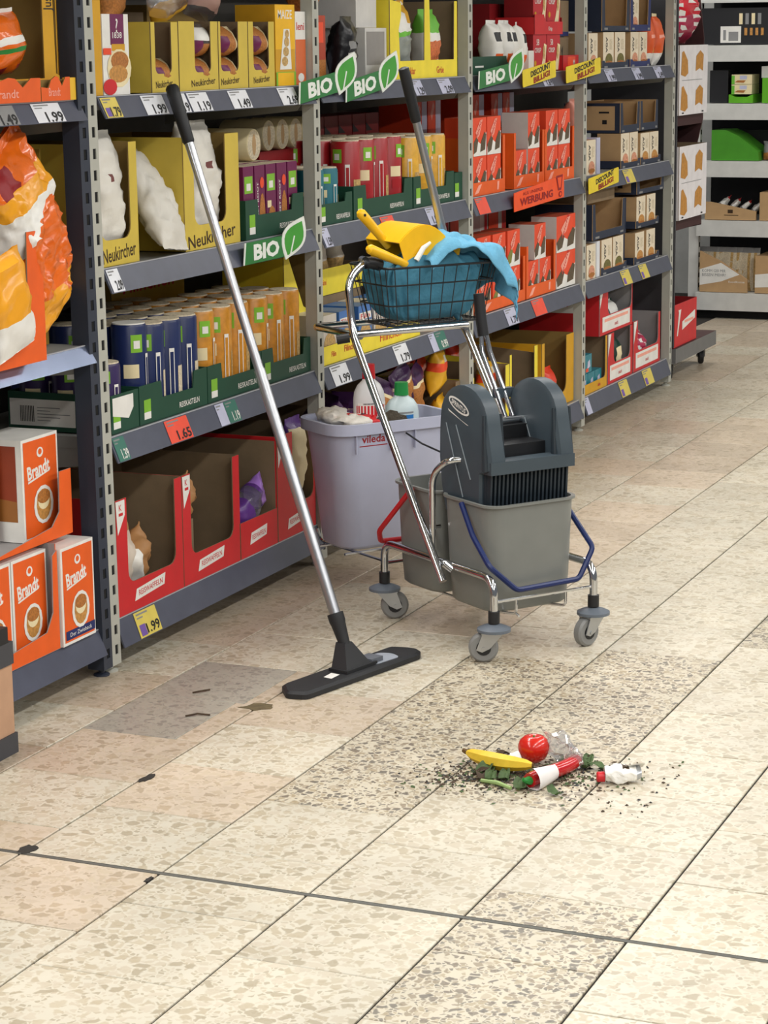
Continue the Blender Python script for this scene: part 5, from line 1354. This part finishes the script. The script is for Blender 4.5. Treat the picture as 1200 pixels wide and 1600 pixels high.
oval = [(.055 + .046 * math.cos(2 * PI * i / 20), .610 + .017 * math.sin(2 * PI * i / 20) - .014 * math.cos(2 * PI * i / 20)) for i in range(20)]
oval2 = [(.055 + .040 * math.cos(2 * PI * i / 20), .610 + .012 * math.sin(2 * PI * i / 20) - .012 * math.cos(2 * PI * i / 20)) for i in range(20)]
mb.flat([(p[0], yb, p[1]) for p in oval], WHITE); mb.flat([(p[0], yb - .0005, p[1]) for p in oval2], WG)
mb.text('SPRINTUS', (.055, yb - .001, .610), (math.cos(.32), 0, -math.sin(.32)), (math.sin(.32), 0, math.cos(.32)), .017, WHITE, .02, .066)
mb.flat([(.005, yb, .598), (.09, yb, .566), (.10, yb, .565), (.01, yb, .592)], WHITE)
mb.build('emblem', sl)
mb = MB(); mb.box(.145, .194, -.116, .138, .452, .484, WG); mb.box(-.03, .15, -.078, .1, .452, .46, WGD); mb.box(-.04, -.03, -.078, .1, .40, .52, WG)
mb.build('ledge', t)
c = MB(); c.box(.146, .160, -.108, .130, .335, .452, WGD); co = c.build('comb_plate', t)
ribme = None
for i in range(20):
    b = -.107 + i * .0121
    if ribme is None:
        r = MB(); r.prism([(.160, .345), (.174, .36), (.180, .452), (.160, .452)], 'y', 0, .0055, WGD); o = r.build('rib', co); ribme = o.data
    else: o = bpy.data.objects.new('rib', ribme); COL.objects.link(o); o.parent = co
    o.location = (0, b, 0)
mb = MB(); mb.box(-.02, .13, -.074, .096, .46, .512, BLK); mb.box(.02, .05, -.074, .096, .512, .545, BLK); mb.build('press_plate', t)
mb = MB(); mb.tube([(.02, -.08, .552), (.02, .104, .552)], .011, CHR, 12); mb.build('pivot_bar', t)
mb = MB(); mb.box(.045, .047, -.07, .06, .50, .535, CHR); mb.build('chrome_strip', t)
mb = MB()
for d in (-.012, .012): mb.tube([(-.0, .075 + d, .55), (-.075, .05 + d, .72), (-.082, .046 + d * .6, .77)], .0065, CHR, 10)
lv = mb.build('lever', t)
mb = MB(); mb.tube([(-.080, .046, .76), (-.086, .043, .80), (-.094, .041, .868)], .0145, BLK, 12); mb.build('lever_grip', lv)
mb = MB(); mb.box(-.045, -.025, .05, .104, .603, .628, WG); mb.build('lever_guide', t)

# ---------------------------------------------------------------- pale bin
BIN = mat('bin_lilac_white', (186, 190, 212), .4, var=.03)
t = thing('utility_bin', 'pale lilac plastic bin holding bottles behind the buckets', 'bin', TR, TRZ)
a0, a1, b0, b1, zt, zb = -.745, -.495, -.155, .255, .482, .124
i = .046
tub(t, [(a0 + i + .01, a1 - i * .7 - .01, b0 + i + .015, b1 - i - .01, zb, .05), (a0 + i, a1 - i * .7, b0 + i, b1 - i, zb + .012, .055), (a0 + .014, a1 - .012, b0 + .014, b1 - .014, zt - .03, .065), (a0, a1, b0, b1, zt - .03, .07), (a0, a1, b0, b1, zt, .07), (a0 + .012, a1 - .012, b0 + .012, b1 - .012, zt, .06), (a0 + .02, a1 - .02, b0 + .02, b1 - .02, zt - .05, .06), (a0 + .045, a1 - .035, b0 + .045, b1 - .045, zb + .03, .05)], BIN)
mb = MB()
def onface(b, z, e=.0012): # point on the bin front (a1) face
    k = (z - zb) / (zt - zb); return (a1 - .012 - (i * .7 - .012) * (1 - k) + e, b, z)
mb.flat([onface(-.073, .42), onface(.012, .42), onface(.012, .452), onface(-.073, .452)], mat('bin_label', (196, 196, 210), .4))
mb.text('vileda', Vector(onface(-.03, .438, .002)), (0, 1, 0), (0.06, 0, 1), .03, DRED, .02, .075)
mb.flat([onface(-.075, .417, .0015), onface(.015, .417, .0015), onface(.015, .42, .0015), onface(-.075, .42, .0015)], DRED)
mb.build('label', t)
mb = MB()
for b in (-.09, .022, .21, .10):
    mb = MB(); mb.box(a1 - .014, a1 - .004, b, b + .003, .40, .455, BIN); mb.build('rim_rib', t)
mb = MB(); mb.tube([(-.50, .07, .445), (-.45, .09, .42), (-.30, .10, .40), (-.10, .06, .395)], .0028, BLK, 6)
mb.build('hanging_cord', t)
def bottle(label, a, b, zb_, h, r, bodym, capm, labm, flat=.75, lab2=None):
    t = thing('spray_bottle' if False else 'cleaner_bottle', label, 'bottle', tuple(Vector(TR) + Matrix.Rotation(TRZ, 3, 'Z') @ Vector((a, b, zb_))), TRZ)
    sx = Matrix.Diagonal((flat, 1, 1))
    mb = MB(); mb.lathe([(r * .92, 0), (r, .01), (r, h * .795), (r * .93, h * .84), (r * .72, h * .88), (r * .42, h * .905), (r * .36, h * .93)], (0, 0, 0), bodym, 24, ax=sx); mb.build('body', t)
    c = MB(); c.lathe([(r * .40, h * .915), (r * .36, h), (r * .3, h)], (0, 0, 0), capm, 16); c.build('cap', t)
    l = MB()
    for (z0, z1, m_, q0, q1) in labm:
        l.grid(12, 2, lambda u, v: ((r + .001) * flat * math.cos(q0 + (q1 - q0) * u), (r + .001) * math.sin(q0 + (q1 - q0) * u), h * (z0 + (z1 - z0) * v)), m_)
    l.build('label', t)
    return t
WBT = mat('bottle_white', (226, 224, 224), .35); CAPR = mat('cap_red', (210, 30, 40), .4); CAPG = mat('cap_green', (30, 150, 70), .4); LBL = mat('label_red', (206, 40, 50), .4); LBB = mat('label_blue', (40, 120, 190), .4); BLUEW = mat('bottle_bluish', (204, 220, 222), .3)
bottle('white cleaner bottle with red cap standing in the pale bin', -.60, .012, .155, .475, .047, WBT, CAPR, [(.69, .78, WHITE, -1.2, 1.2), (.70, .765, LBL, -1.3, .9), (.77, .78, GREYP, -.8, .2)])
bottle('blue-white cleaner bottle with green cap standing in the pale bin', -.60, .118, .155, .415, .052, BLUEW, CAPG, [(.70, .79, LBB, -1.2, .3), (.72, .76, WHITE, -.7, -.1), (.80, .81, GREYP, -.6, .3)])
def lump(name, label, cat, c, rad, mt, seed, amp=.25, fr=30, mfn=None, rot=0):
    mb = MB()
    def fn(u, v):
        th = 2 * PI * u; ph = PI * v
        d = Vector((math.sin(ph) * math.cos(th), math.sin(ph) * math.sin(th), -math.cos(ph)))
        p = Vector((d.x * rad[0], d.y * rad[1], d.z * rad[2]))
        k = 1 + amp * noise.noise(p * fr + Vector((seed, seed * 2, 0))) + amp * .5 * noise.noise(p * fr * 2.2 + Vector((seed, 0, 4)))
        return p * k
    mb.grid(28, 16, fn, mt, True, mfn, wrapu=True)
    o = mb.build(name, sharp=70); w = Vector(TR) + Matrix.Rotation(TRZ, 3, 'Z') @ Vector(c)
    place(o, w, (0, 0, TRZ + rot)); return tag(o, label, cat)
GLV = mat('glove_white', (222, 216, 206), .8, var=.08, bump=.3, bscale=90)
lump('work_glove', 'crumpled white fabric glove on the left bin corner', 'glove', (-.63, -.085, .490), (.06, .045, .022), GLV, 3, .4, 40)
lump('dust_cloth', 'red-white striped cloth lying in the pale bin', 'cloth', (-.56, -.055, .482), (.05, .06, .018), GLV, 5, .45, 45, mfn=lambda u, v: (RED if .1 < u < .3 or .55 < u < .68 else (BLK if .3 < u < .36 else GLV)))
lump('brush_head', 'dark bristle brush lying between the bottles and bin rim', 'brush', (-.54, .075 - .03, .472), (.026, .05, .028), mat('bristle_dark', (70, 62, 50), .9, var=.4, scale=300, bump=.6, bscale=260), 8, .35, 90)
lump('dust_rag', 'violet and maroon rag heap in the pale bin', 'cloth', (-.655, .02 - .05, .47), (.05, .06, .03), PUB, 9, .4, 40, mfn=lambda u, v: (PURP if (u * 6) % 1 < .4 else PUB))

# ---------------------------------------------------------------- dustpan, brush, cloths in the basket
def tw(a, b, z): return Vector(TR) + Matrix.Rotation(TRZ, 3, 'Z') @ Vector((a, b, z))
YL = mat('plastic_yellow', (240, 186, 20), .38, var=.06)
t = thing('dustpan', 'yellow plastic dustpan lying upside down on the blue cloth', 'dustpan', TR, TRZ)
mb = MB()
def ribbon(pts, wid, th, mt, side=Vector((1, 0, 0)), wf=None):
    P = [Vector(p) for p in pts]; vs = []; fs = []
    for k, p in enumerate(P):
        tg = (P[min(k + 1, len(P) - 1)] - P[max(k - 1, 0)]).normalized(); nn = tg.cross(side).normalized(); ww = wid[k] if isinstance(wid, list) else wid
        for (s, q) in ((-1, -1), (1, -1), (1, 1), (-1, 1)): vs.append(p + side * (s * ww / 2) + nn * (q * th / 2))
    m = len(P)
    for k in range(m - 1):
        for i in range(4):
            j = (i + 1) % 4; fs.append((k * 4 + i, k * 4 + j, k * 4 + 4 + j, k * 4 + 4 + i))
    fs += [(3, 2, 1, 0), tuple((m - 1) * 4 + i for i in range(4))]
    mb.add(vs, fs, mt, True)
# pan : arched sheet from the handle over a hump to the lip, plus side cheeks
arc = []
for k in range(13):
    q = k / 12; arc.append((-.50, .0 + .195 * q, .955 + .066 * math.sin(PI * min(1, q * 1.05 + .08)) ** .8))
ribbon(arc, .17, .004, YL, Vector((1, 0, 0)))
for a in (-.415, -.585):
    pts = [(p[1], p[2]) for p in arc] + [(.19, .935), (.02, .915)]
    vs = [(a, p[0], p[1]) for p in pts] + [(a + .003, p[0], p[1]) for p in pts]; n = len(pts)
    mb.add(vs, [tuple(range(n)), tuple(range(2 * n - 1, n - 1, -1))] + [(i, (i + 1) % n, n + (i + 1) % n, n + i) for i in range(n)], YL, False)
mb.build('pan', t, sharp=50)
mb = MB(); mb.tube([(-.50, .02, .962), (-.50, -.01, .995), (-.50, -.05, 1.038), (-.50, -.066, 1.054), (-.50, -.072, 1.06)], [.012, .0125, .014, .0145, .008], YL, 10)
mb.build('handle', t)
mb = MB(); mb.lathe([(.004, -.0005), (.004, .0005)], (-.4855, -.062, 1.05), BLK, 10, ax=Matrix.Rotation(PI / 2, 3, 'Y')); mb.build('hanging_hole', t)
t = thing('hand_brush', 'yellow hand brush with handle pointing left from the basket', 'brush', TR, TRZ)
mb = MB(); mb.tube([(-.40, -.108, .972), (-.40, -.10, .968), (-.405, -.045, .945), (-.41, .0, .928), (-.42, .05, .905)], [.006, .0135, .013, .011, .010], YL, 10); mb.build('handle', t)
mb = MB(); mb.box(-.475, -.43, .04, .2, .86, .885, YL); mb.build('brush_back', t)
mb = MB(); mb.tube([(-.40, .045, .93), (-.40, .068, .962), (-.40, .09, .975)], [.008, .007, .004], WHITE, 8)
place(mb.build('scraper_tip'), TR, (0, 0, TRZ)); tag(bpy.data.objects['scraper_tip'], 'small white scraper tip beside the yellow dustpan', 'scraper')
CLB = mat('cloth_blue', (104, 170, 202), .85, var=.1, scale=14, bump=.25, bscale=120); CLT = mat('cloth_teal', (62, 122, 146), .85, var=.14, scale=12, bump=.25, bscale=120)
mb = MB()
def cl1(u, v):
    th = 2 * PI * u; ph = PI * v
    ca, sa = math.cos(th), math.sin(th); sp = math.sin(ph) ** .35
    k = .5 - .5 * math.copysign(abs(math.cos(ph)) ** .55, math.cos(ph))      # 0 bottom .. 1 top
    x = math.copysign(abs(ca) ** .35, ca) * (.070 + .028 * k) * sp; y = math.copysign(abs(sa) ** .35, sa) * (.140 + .026 * k) * sp
    p = Vector((x, y, .762 + .17 * k))
    fold = math.sin(th * 15 + 5 * noise.noise(Vector((ca * 2, sa * 2, k * 2)))) * .008 * sp
    p += Vector((ca, sa, 0)) * (fold * (.4 + k * .6) + .012 * noise.noise(p * 22) - .010)
    if k > .55: p.z += (k - .55) * (.05 * math.exp(-((p.y - .03) / .09) ** 2) + .07 * noise.noise(p * 17 + Vector((4, 0, 0))))
    return p + Vector((-.478, .112, 0))
mb.grid(150, 60, cl1, CLT, True, None, wrapu=True)
place(mb.build('cleaning_cloth', sharp=75), TR, (0, 0, TRZ)); tag(bpy.data.objects['cleaning_cloth'], 'teal cleaning cloths stuffed into the wire basket', 'cloth')
mb = MB()
def cl2(u, v):
    # u along b, v over the basket from back to front
    s = u * .385
    flat_ = .205                       # length lying on top before it rolls over the rim
    if s < flat_: b, dz = .075 + s, 0.0
    else:
        q = (s - flat_) / .075; q1 = min(q, PI * .5)
        b = .075 + flat_ + .062 * math.sin(q1); dz = .062 * (1 - math.cos(q1)) + max(0, q - PI * .5) * .075
        b -= max(0, q - PI * .5) * .012
    w_ = v * 2 - 1
    top = .962 + .026 * math.exp(-((b - .17) / .07) ** 2) - .035 * max(0, 1 - u * 7)
    ph = w_ * 1.5
    drop = .03 + .075 * max(0, min(1, (u - .35) / .3))
    a = -.468 + (.10 + .015 * u) * math.sin(ph); zz = top - dz - drop * (1 - math.cos(ph)) ** 1.3
    n = Vector((a * 16, s * 16, 2))
    f = .018 * noise.noise(n) + .010 * noise.noise(n * 2.3) + .003 * math.sin(s * 60 + 3 * a * 20)
    return Vector((a + f * .6, b + f * .5, zz + f))
mb.grid(70, 44, cl2, CLB, True)
o = mb.build('floor_cloth', sharp=80); place(o, TR, (0, 0, TRZ)); tag(o, 'light blue cloth draped over the wire basket, hanging down at right', 'cloth')
sm = o.modifiers.new('thick', 'SOLIDIFY'); sm.thickness = .003
# tall second handle
ALU = mat('aluminium', (176, 178, 182), .3, .9, var=.05); GRP = mat('grip_black', (20, 22, 26), .5, var=.1)
t = thing('telescopic_mop', 'aluminium mop pole with black grip standing in the basket', 'mop', TR, TRZ)
P0, P1 = Vector((-.505, .258, .775)), Vector((-.50, .072, 1.436)); d = (P1 - P0)
mb = MB(); mb.tube([P0, P0 + d * .8], .0115, ALU, 12); mb.build('pole', t)
mb = MB(); mb.tube([P0 + d * .78, P0 + d * .79, P0 + d * .97, P0 + d * .995, P0 + d], [.0125, .0145, .0155, .0145, .008], GRP, 12); mb.build('grip', t)

# ================================================================ flat mop leaning on the shelf
t = thing('flat_mop', 'black flat mop with aluminium pole leaning against the shelf', 'mop', (0.551, 4.894, 0))
hd = math.radians(75.3); ux, uy = Vector((math.cos(hd), math.sin(hd), 0)), Vector((-math.sin(hd), math.cos(hd), 0))
def ml(l, w_, z_): return ux * l + uy * w_ + Vector((0, 0, z_))
FMB = mat('mop_black', (28, 29, 32), .6, var=.1); PLT = mat('clip_grey', (150, 156, 166), .5)
mb = MB()
ol = [(-.245, .0), (-.225, -.047), (.215, -.05), (.245, -.03), (.245, .0), (.225, .05), (-.2, .052)]
ol = fillet2(ol, .012, 3); n = len(ol)
vs = [ml(p[0], p[1], .001) for p in ol] + [ml(p[0], p[1], .012) for p in ol] + [ml(p[0] * .97, p[1] * .86, .018) for p in ol]
fs = [tuple(range(n - 1, -1, -1)), tuple(range(2 * n, 3 * n))]
for k in range(2):
    for i_ in range(n): j = (i_ + 1) % n; fs.append((k * n + i_, k * n + j, (k + 1) * n + j, (k + 1) * n + i_))
mb.add(vs, fs, FMB, False); pl = mb.build('mop_plate', t)
mb = MB(); q = fillet2([(.06, -.03), (.15, -.035), (.165, .0), (.15, .03), (.06, .03)], .012, 3)
m_ = len(q); mb.add([ml(p[0], p[1], .0175) for p in q] + [ml(p[0], p[1], .0195) for p in q], [tuple(range(m_ - 1, -1, -1)), tuple(range(m_, 2 * m_))] + [(i_, (i_ + 1) % m_, m_ + (i_ + 1) % m_, m_ + i_) for i_ in range(m_)], PLT, False)
mb.build('clip_pad', pl)
mb = MB(); mb.add([ml(-.1, -.02, .0186), ml(-.06, -.014, .0186), ml(-.06, .012, .0186), ml(-.1, .004, .0186)], [(0, 1, 2, 3)], WHITE); mb.build('sticker', pl)
mb = MB()
def mbox(l0, l1, w0, w1, z0, z1, m_):
    vs = [ml(l, w_, z_) for z_ in (z0, z1) for l, w_ in ((l0, w0), (l1, w0), (l1, w1), (l0, w1))]
    mb.add(vs, [(3, 2, 1, 0), (4, 5, 6, 7), (0, 1, 5, 4), (1, 2, 6, 5), (2, 3, 7, 6), (3, 0, 4, 7)], m_, False)
mbox(-.05, .07, -.028, .028, .017, .026, FMB); mbox(.055, .10, -.022, .022, .02, .031, mat('clip_dark_grey', (92, 96, 104)))
base = ml(0, 0, .03); topw = Vector((.022, 5.055, 1.405)) - Vector((.551, 4.894, 0)); dv = (topw - base).normalized()
vs = []
for (l, w_, z_) in ((-.045, -.024, .024), (.05, -.024, .024), (.05, .024, .024), (-.045, .024, .024)): vs.append(ml(l, w_, z_))
j0 = base + dv * .055
for (l, w_) in ((-.014, -.014), (.014, -.014), (.014, .014), (-.014, .014)): vs.append(j0 + ml(l, w_, 0))
mb.add(vs, [(3, 2, 1, 0), (4, 5, 6, 7), (0, 1, 5, 4), (1, 2, 6, 5), (2, 3, 7, 6), (3, 0, 4, 7)], FMB, False)
mb.build('hinge', t)
mb = MB(); mb.tube([base + dv * .04, base + dv * .065, base + dv * .10, base + dv * .108, base + dv * .128], [.013, .015, .018, .020, .020], FMB, 14); so = mb.build('socket', t)
mb = MB(); L_ = (topw - base).length
mb.tube([base + dv * .11, base + dv * .75], .0138, ALU, 16); mb.build('pole', t)
mb = MB(); mb.tube([base + dv * .74, base + dv * (L_ - .14)], .0118, ALU, 16); mb.build('inner_pole', t)
mb = MB(); mb.tube([base + dv * (L_ - .15), base + dv * (L_ - .145), base + dv * (L_ - .03), base + dv * (L_ - .006), base + dv * L_], [.0125, .0148, .0165, .0165, .012], GRP, 16); mb.build('grip', t)

# ================================================================ litter heap on the floor
BNN = mat('banana_yellow', (232, 194, 52), .5, var=.12, scale=30); BNB = mat('banana_tip', (92, 66, 26), .7)
def chain(pts, rs, n=10): return pts, rs
mb = MB(); pts = []; rs = []
for k in range(15):
    q = k / 14; p = Vector((1.052, 4.378, .022)).lerp(Vector((1.208, 4.345, .022)), q) + Vector((.0, -.022, 0)) * math.sin(PI * q) * .8
    pts.append(p); rs.append(.0185 * (math.sin(PI * (.07 + .86 * q)) ** .55))
rs[0] = .006; rs[-1] = .006
c0 = pts[7].copy(); pts = [p - c0 + Vector((0, 0, c0.z)) for p in pts]
mb.tube(pts, rs, BNN, 7)
o = mb.build('banana', sharp=30); place(o, (c0.x + .004, c0.y - .018, 0)); tag(o, 'overripe yellow banana lying on the litter heap', 'banana')
mb = MB(); mb.tube([pts[0] + Vector((.003, 0, 0)), pts[0] + Vector((-.004, .002, .001)), pts[0] + Vector((-.012, .004, .003))], [.0065, .006, .005], BNB, 7); mb.build('stem', o)
mb = MB(); mb.tube([pts[-1] - Vector((.004, 0, 0)), pts[-1] + Vector((.003, 0, 0))], [.0065, .005], BNB, 7); mb.build('blossom_end', o)
TOM = mat('tomato_red', (206, 36, 22), .22, var=.08, coat=.4)
mb = MB(); mb.lathe([(.001, .0), (.014, .001), (.026, .010), (.0335, .026), (.034, .036), (.030, .048), (.020, .0565), (.010, .058), (.004, .055), (.0, .053)], (0, 0, 0), TOM, 24, cap0=False, cap1=False)
o = mb.build('tomato', sharp=80); place(o, (1.190, 4.402, .004)); tag(o, 'red tomato behind the banana on the litter heap', 'tomato')
mb = MB(); mb.lathe([(.006, .053), (.003, .0545), (.002, .058)], (0, 0, 0), LEAF, 8); mb.build('calyx', o)
PEP = mat('pepper_red', (186, 20, 26), .22, coat=.4)
pp = [(1.236, 4.242, .018), (1.245, 4.27, .019), (1.258, 4.30, .019), (1.270, 4.332, .018), (1.278, 4.362, .017), (1.281, 4.388, .016), (1.279, 4.408, .014)]
org = Vector((1.258, 4.30, 0))
mb = MB(); mb.tube([Vector(p) - org for p in fillet(pp, .03, 3)], [.0165] * 4 + [.0165] * 5 + [.0155] * 4 + [.014] * 4 + [.012] * 4 + [.008, .003] if False else .0155, PEP, 10)
o = mb.build('red_pepper', sharp=60); place(o, org); tag(o, 'long red pointed pepper with paper sleeve on the heap', 'pepper')
mb = MB(); mb.tube([Vector((1.236, 4.242, .018)) - org, Vector((1.233, 4.232, .02)) - org, Vector((1.228, 4.225, .024)) - org], [.010, .007, .004], LEAF, 8); mb.build('stem', o)
mb = MB()
def slv(u, v):
    th = -2.4 + 3.6 * u; ctr = Vector((1.236, 4.238, .019)).lerp(Vector((1.262, 4.31, .019)), v); dx = Vector((.94, -.34, 0)); r = .018 + .012 * (1 - v)
    p = ctr + dx * (r * math.cos(th)) + Vector((0, 0, 1)) * (r * math.sin(th)); p.z = max(p.z, .0015); return p - org
mb.grid(16, 6, slv, mat('paper_sleeve', (230, 226, 224), .6)); mb.build('paper_sleeve', o)
LFM = mat('green_scraps', (70, 92, 50), .7, var=.3, scale=60); LFD = mat('brown_scraps', (70, 54, 38), .8, var=.3, scale=60); STM = mat('stalk_green', (150, 176, 110), .6)
rr = random.Random(12)
def leafscrap(i, x, y, s, mt, label, cat='leaf scrap'):
    mb = MB(); ph = rr.uniform(0, 6.28); curl = rr.uniform(.2, .9)
    def fn(u, v):
        a = (u - .5) * 2; b = (v - .5) * 2; k = (1 - b * b) ** .6 if abs(b) < 1 else 0
        p = Vector((a * s * .5 * k, b * s, 0)); z_ = .004 + s * .35 * curl * abs(a) + s * .2 * math.sin(3 * b + ph) + .3 * s * (noise.noise(Vector((a * 2, b * 2, i))) + .5)
        return Vector((p.x * math.cos(ph) - p.y * math.sin(ph), p.x * math.sin(ph) + p.y * math.cos(ph), max(.0012, z_)))
    mb.grid(7, 9, fn, mt); o = mb.build('leaf_scrap'); place(o, (x, y, 0)); return tag(o, label, cat, 'leaf scraps in the litter heap')
XY = []
for i in range(16):
    if i < 5: XY.append((rr.uniform(1.25, 1.32), rr.uniform(4.40, 4.47)))
    elif i < 11: XY.append((rr.uniform(1.11, 1.21), rr.uniform(4.23, 4.31)))
    else: XY.append((rr.uniform(1.10, 1.33), rr.uniform(4.22, 4.42)))
for (i0, i1, wh) in ((0, 5, 'behind the red pepper'), (5, 11, 'in front of the banana'), (11, 16, 'loose in the litter heap')):
    for k, i in enumerate(sorted(range(i0, i1), key=lambda q: XY[q][0])):
        leafscrap(i, XY[i][0], XY[i][1], rr.uniform(.016, .034), LFM if i % 3 else LFD, '%s wilted leaf scrap %s, %s from the left' % ('green' if i % 3 else 'brown', wh, ORD[k]))
mb = MB(); mb.tube([(1.13, 4.243, .005), (1.17, 4.232, .008), (1.205, 4.215, .006)], [.004, .005, .004], STM, 7); o = mb.build('vegetable_stalk'); tag(o, 'pale green vegetable stalk in front of the banana', 'stalk')
# crumbs: nobody could count them
mb = MB()
for i in range(1500):
    a = rr.gauss(0, 1); b = rr.gauss(0, 1)
    x, y = 1.195 + a * .085 + b * .02, 4.315 + b * .055 + a * .02
    if i % 9 == 0: x, y = rr.uniform(1.0, 1.5), rr.uniform(4.15, 4.5)
    s = rr.uniform(.0012, .0058) if i % 5 else rr.uniform(.004, .010); h = rr.uniform(.001, .003); an = rr.uniform(0, 3.1); c_, s_ = math.cos(an) * s, math.sin(an) * s * 1.0
    k = rr.uniform(.25, .8)
    mb.add([(x - c_, y - s_, .0004), (x + s_ * k, y - c_ * k, .0004), (x + c_, y + s_, .0004), (x - s_ * k, y + c_ * k, .0004), (x, y, h + .001)], [(0, 1, 4), (1, 2, 4), (2, 3, 4), (3, 0, 4)], [LFD, LFM, LFD, BLK][i % 4], False)
tag(mb.build('litter_crumbs'), 'dark plant crumbs scattered around the litter heap', 'crumbs', kind='stuff')
CLR = mat('plastic_clear', (215, 220, 228), .1, trans=.7, alpha=.45, var=.02)
o = inst('plastic_bag', bagmesh(.11, .075, .05, CLR, 141, mfn=lambda u, v: (WHITE if (u * 11 + v * 5) % 1 < .12 else CLR), crump=.022, nu=36, nv=18), 'crumpled clear plastic bag behind the pepper', 'bag', (1.262, 4.435, .002), (.15, -.6, .9))
mb = MB(); mb.grid(8, 6, lambda u, v: (u * .05 - .025, v * .04 - .02, .003 + .006 * abs(math.sin(u * 4 + v))), mat('paper_white', (232, 230, 228), .6)); o = mb.build('paper_scrap'); place(o, (1.135, 4.425, 0), (0, 0, .6)); tag(o, 'white paper scrap behind the banana', 'paper')
# crumpled carton with red cap
SLV = mat('foil_silver', (180, 184, 190), .3, .7)
mb = MB()
def pk(u, v):
    th = 2 * PI * u; e = .75; ca, sa = math.cos(th), math.sin(th)
    k = .45 + .55 * math.sin(PI * min(1, .15 + .8 * v)); 
    p = Vector((.075 * (v - .5), .024 * k * math.copysign(abs(ca) ** e, ca), .018 * k * math.copysign(abs(sa) ** e, sa)))
    q = p * 60; p += Vector((.2, .6, .6)) * (.007 * noise.noise(q) + .004 * noise.noise(q * 2.1)); p.z = max(-.017, p.z)
    return p + Vector((0, 0, .0185))
mb.grid(30, 16, pk, WHITE, False, lambda u, v: (DBR if .2 < u < .33 and .45 < v < .7 else (SLV if v > .88 else WHITE)), wrapu=True)
o = mb.build('drink_carton'); place(o, (1.402, 4.350, 0), (0, 0, .45)); tag(o, 'crumpled white drink pouch with red cap right of the litter heap', 'pouch')
mb = MB(); mb.lathe([(.011, 0), (.011, .014), (.009, .016)], (-.038, 0, .013), CAPR, 12, ax=Matrix.Rotation(-PI / 2, 3, 'Y')); mb.build('cap', o)
mb = MB(); mb.grid(6, 6, lambda u, v: (.0 + .045 * u, -.01 + .035 * v, .035 + .02 * (u - v) - .012 * u * u), WHITE, False); mb.build('flap', o)
for i, (x, y) in enumerate(((.39, 4.70), (.49, 4.56))):
    pass
mb = MB(); mb.tube([(.262, 4.62, .002), (.275, 4.63, .004), (.29, 4.655, .003)], .0022, LFD, 6); tag(mb.build('twig'), 'dark straw lying on the grey floor patch', 'straw')
mb = MB(); mb.tube([(.335, 4.445, .002), (.355, 4.465, .004), (.385, 4.47, .003)], .0022, LFD, 6); tag(mb.build('twig'), 'bent brown straw lying below the grey floor patch', 'straw')
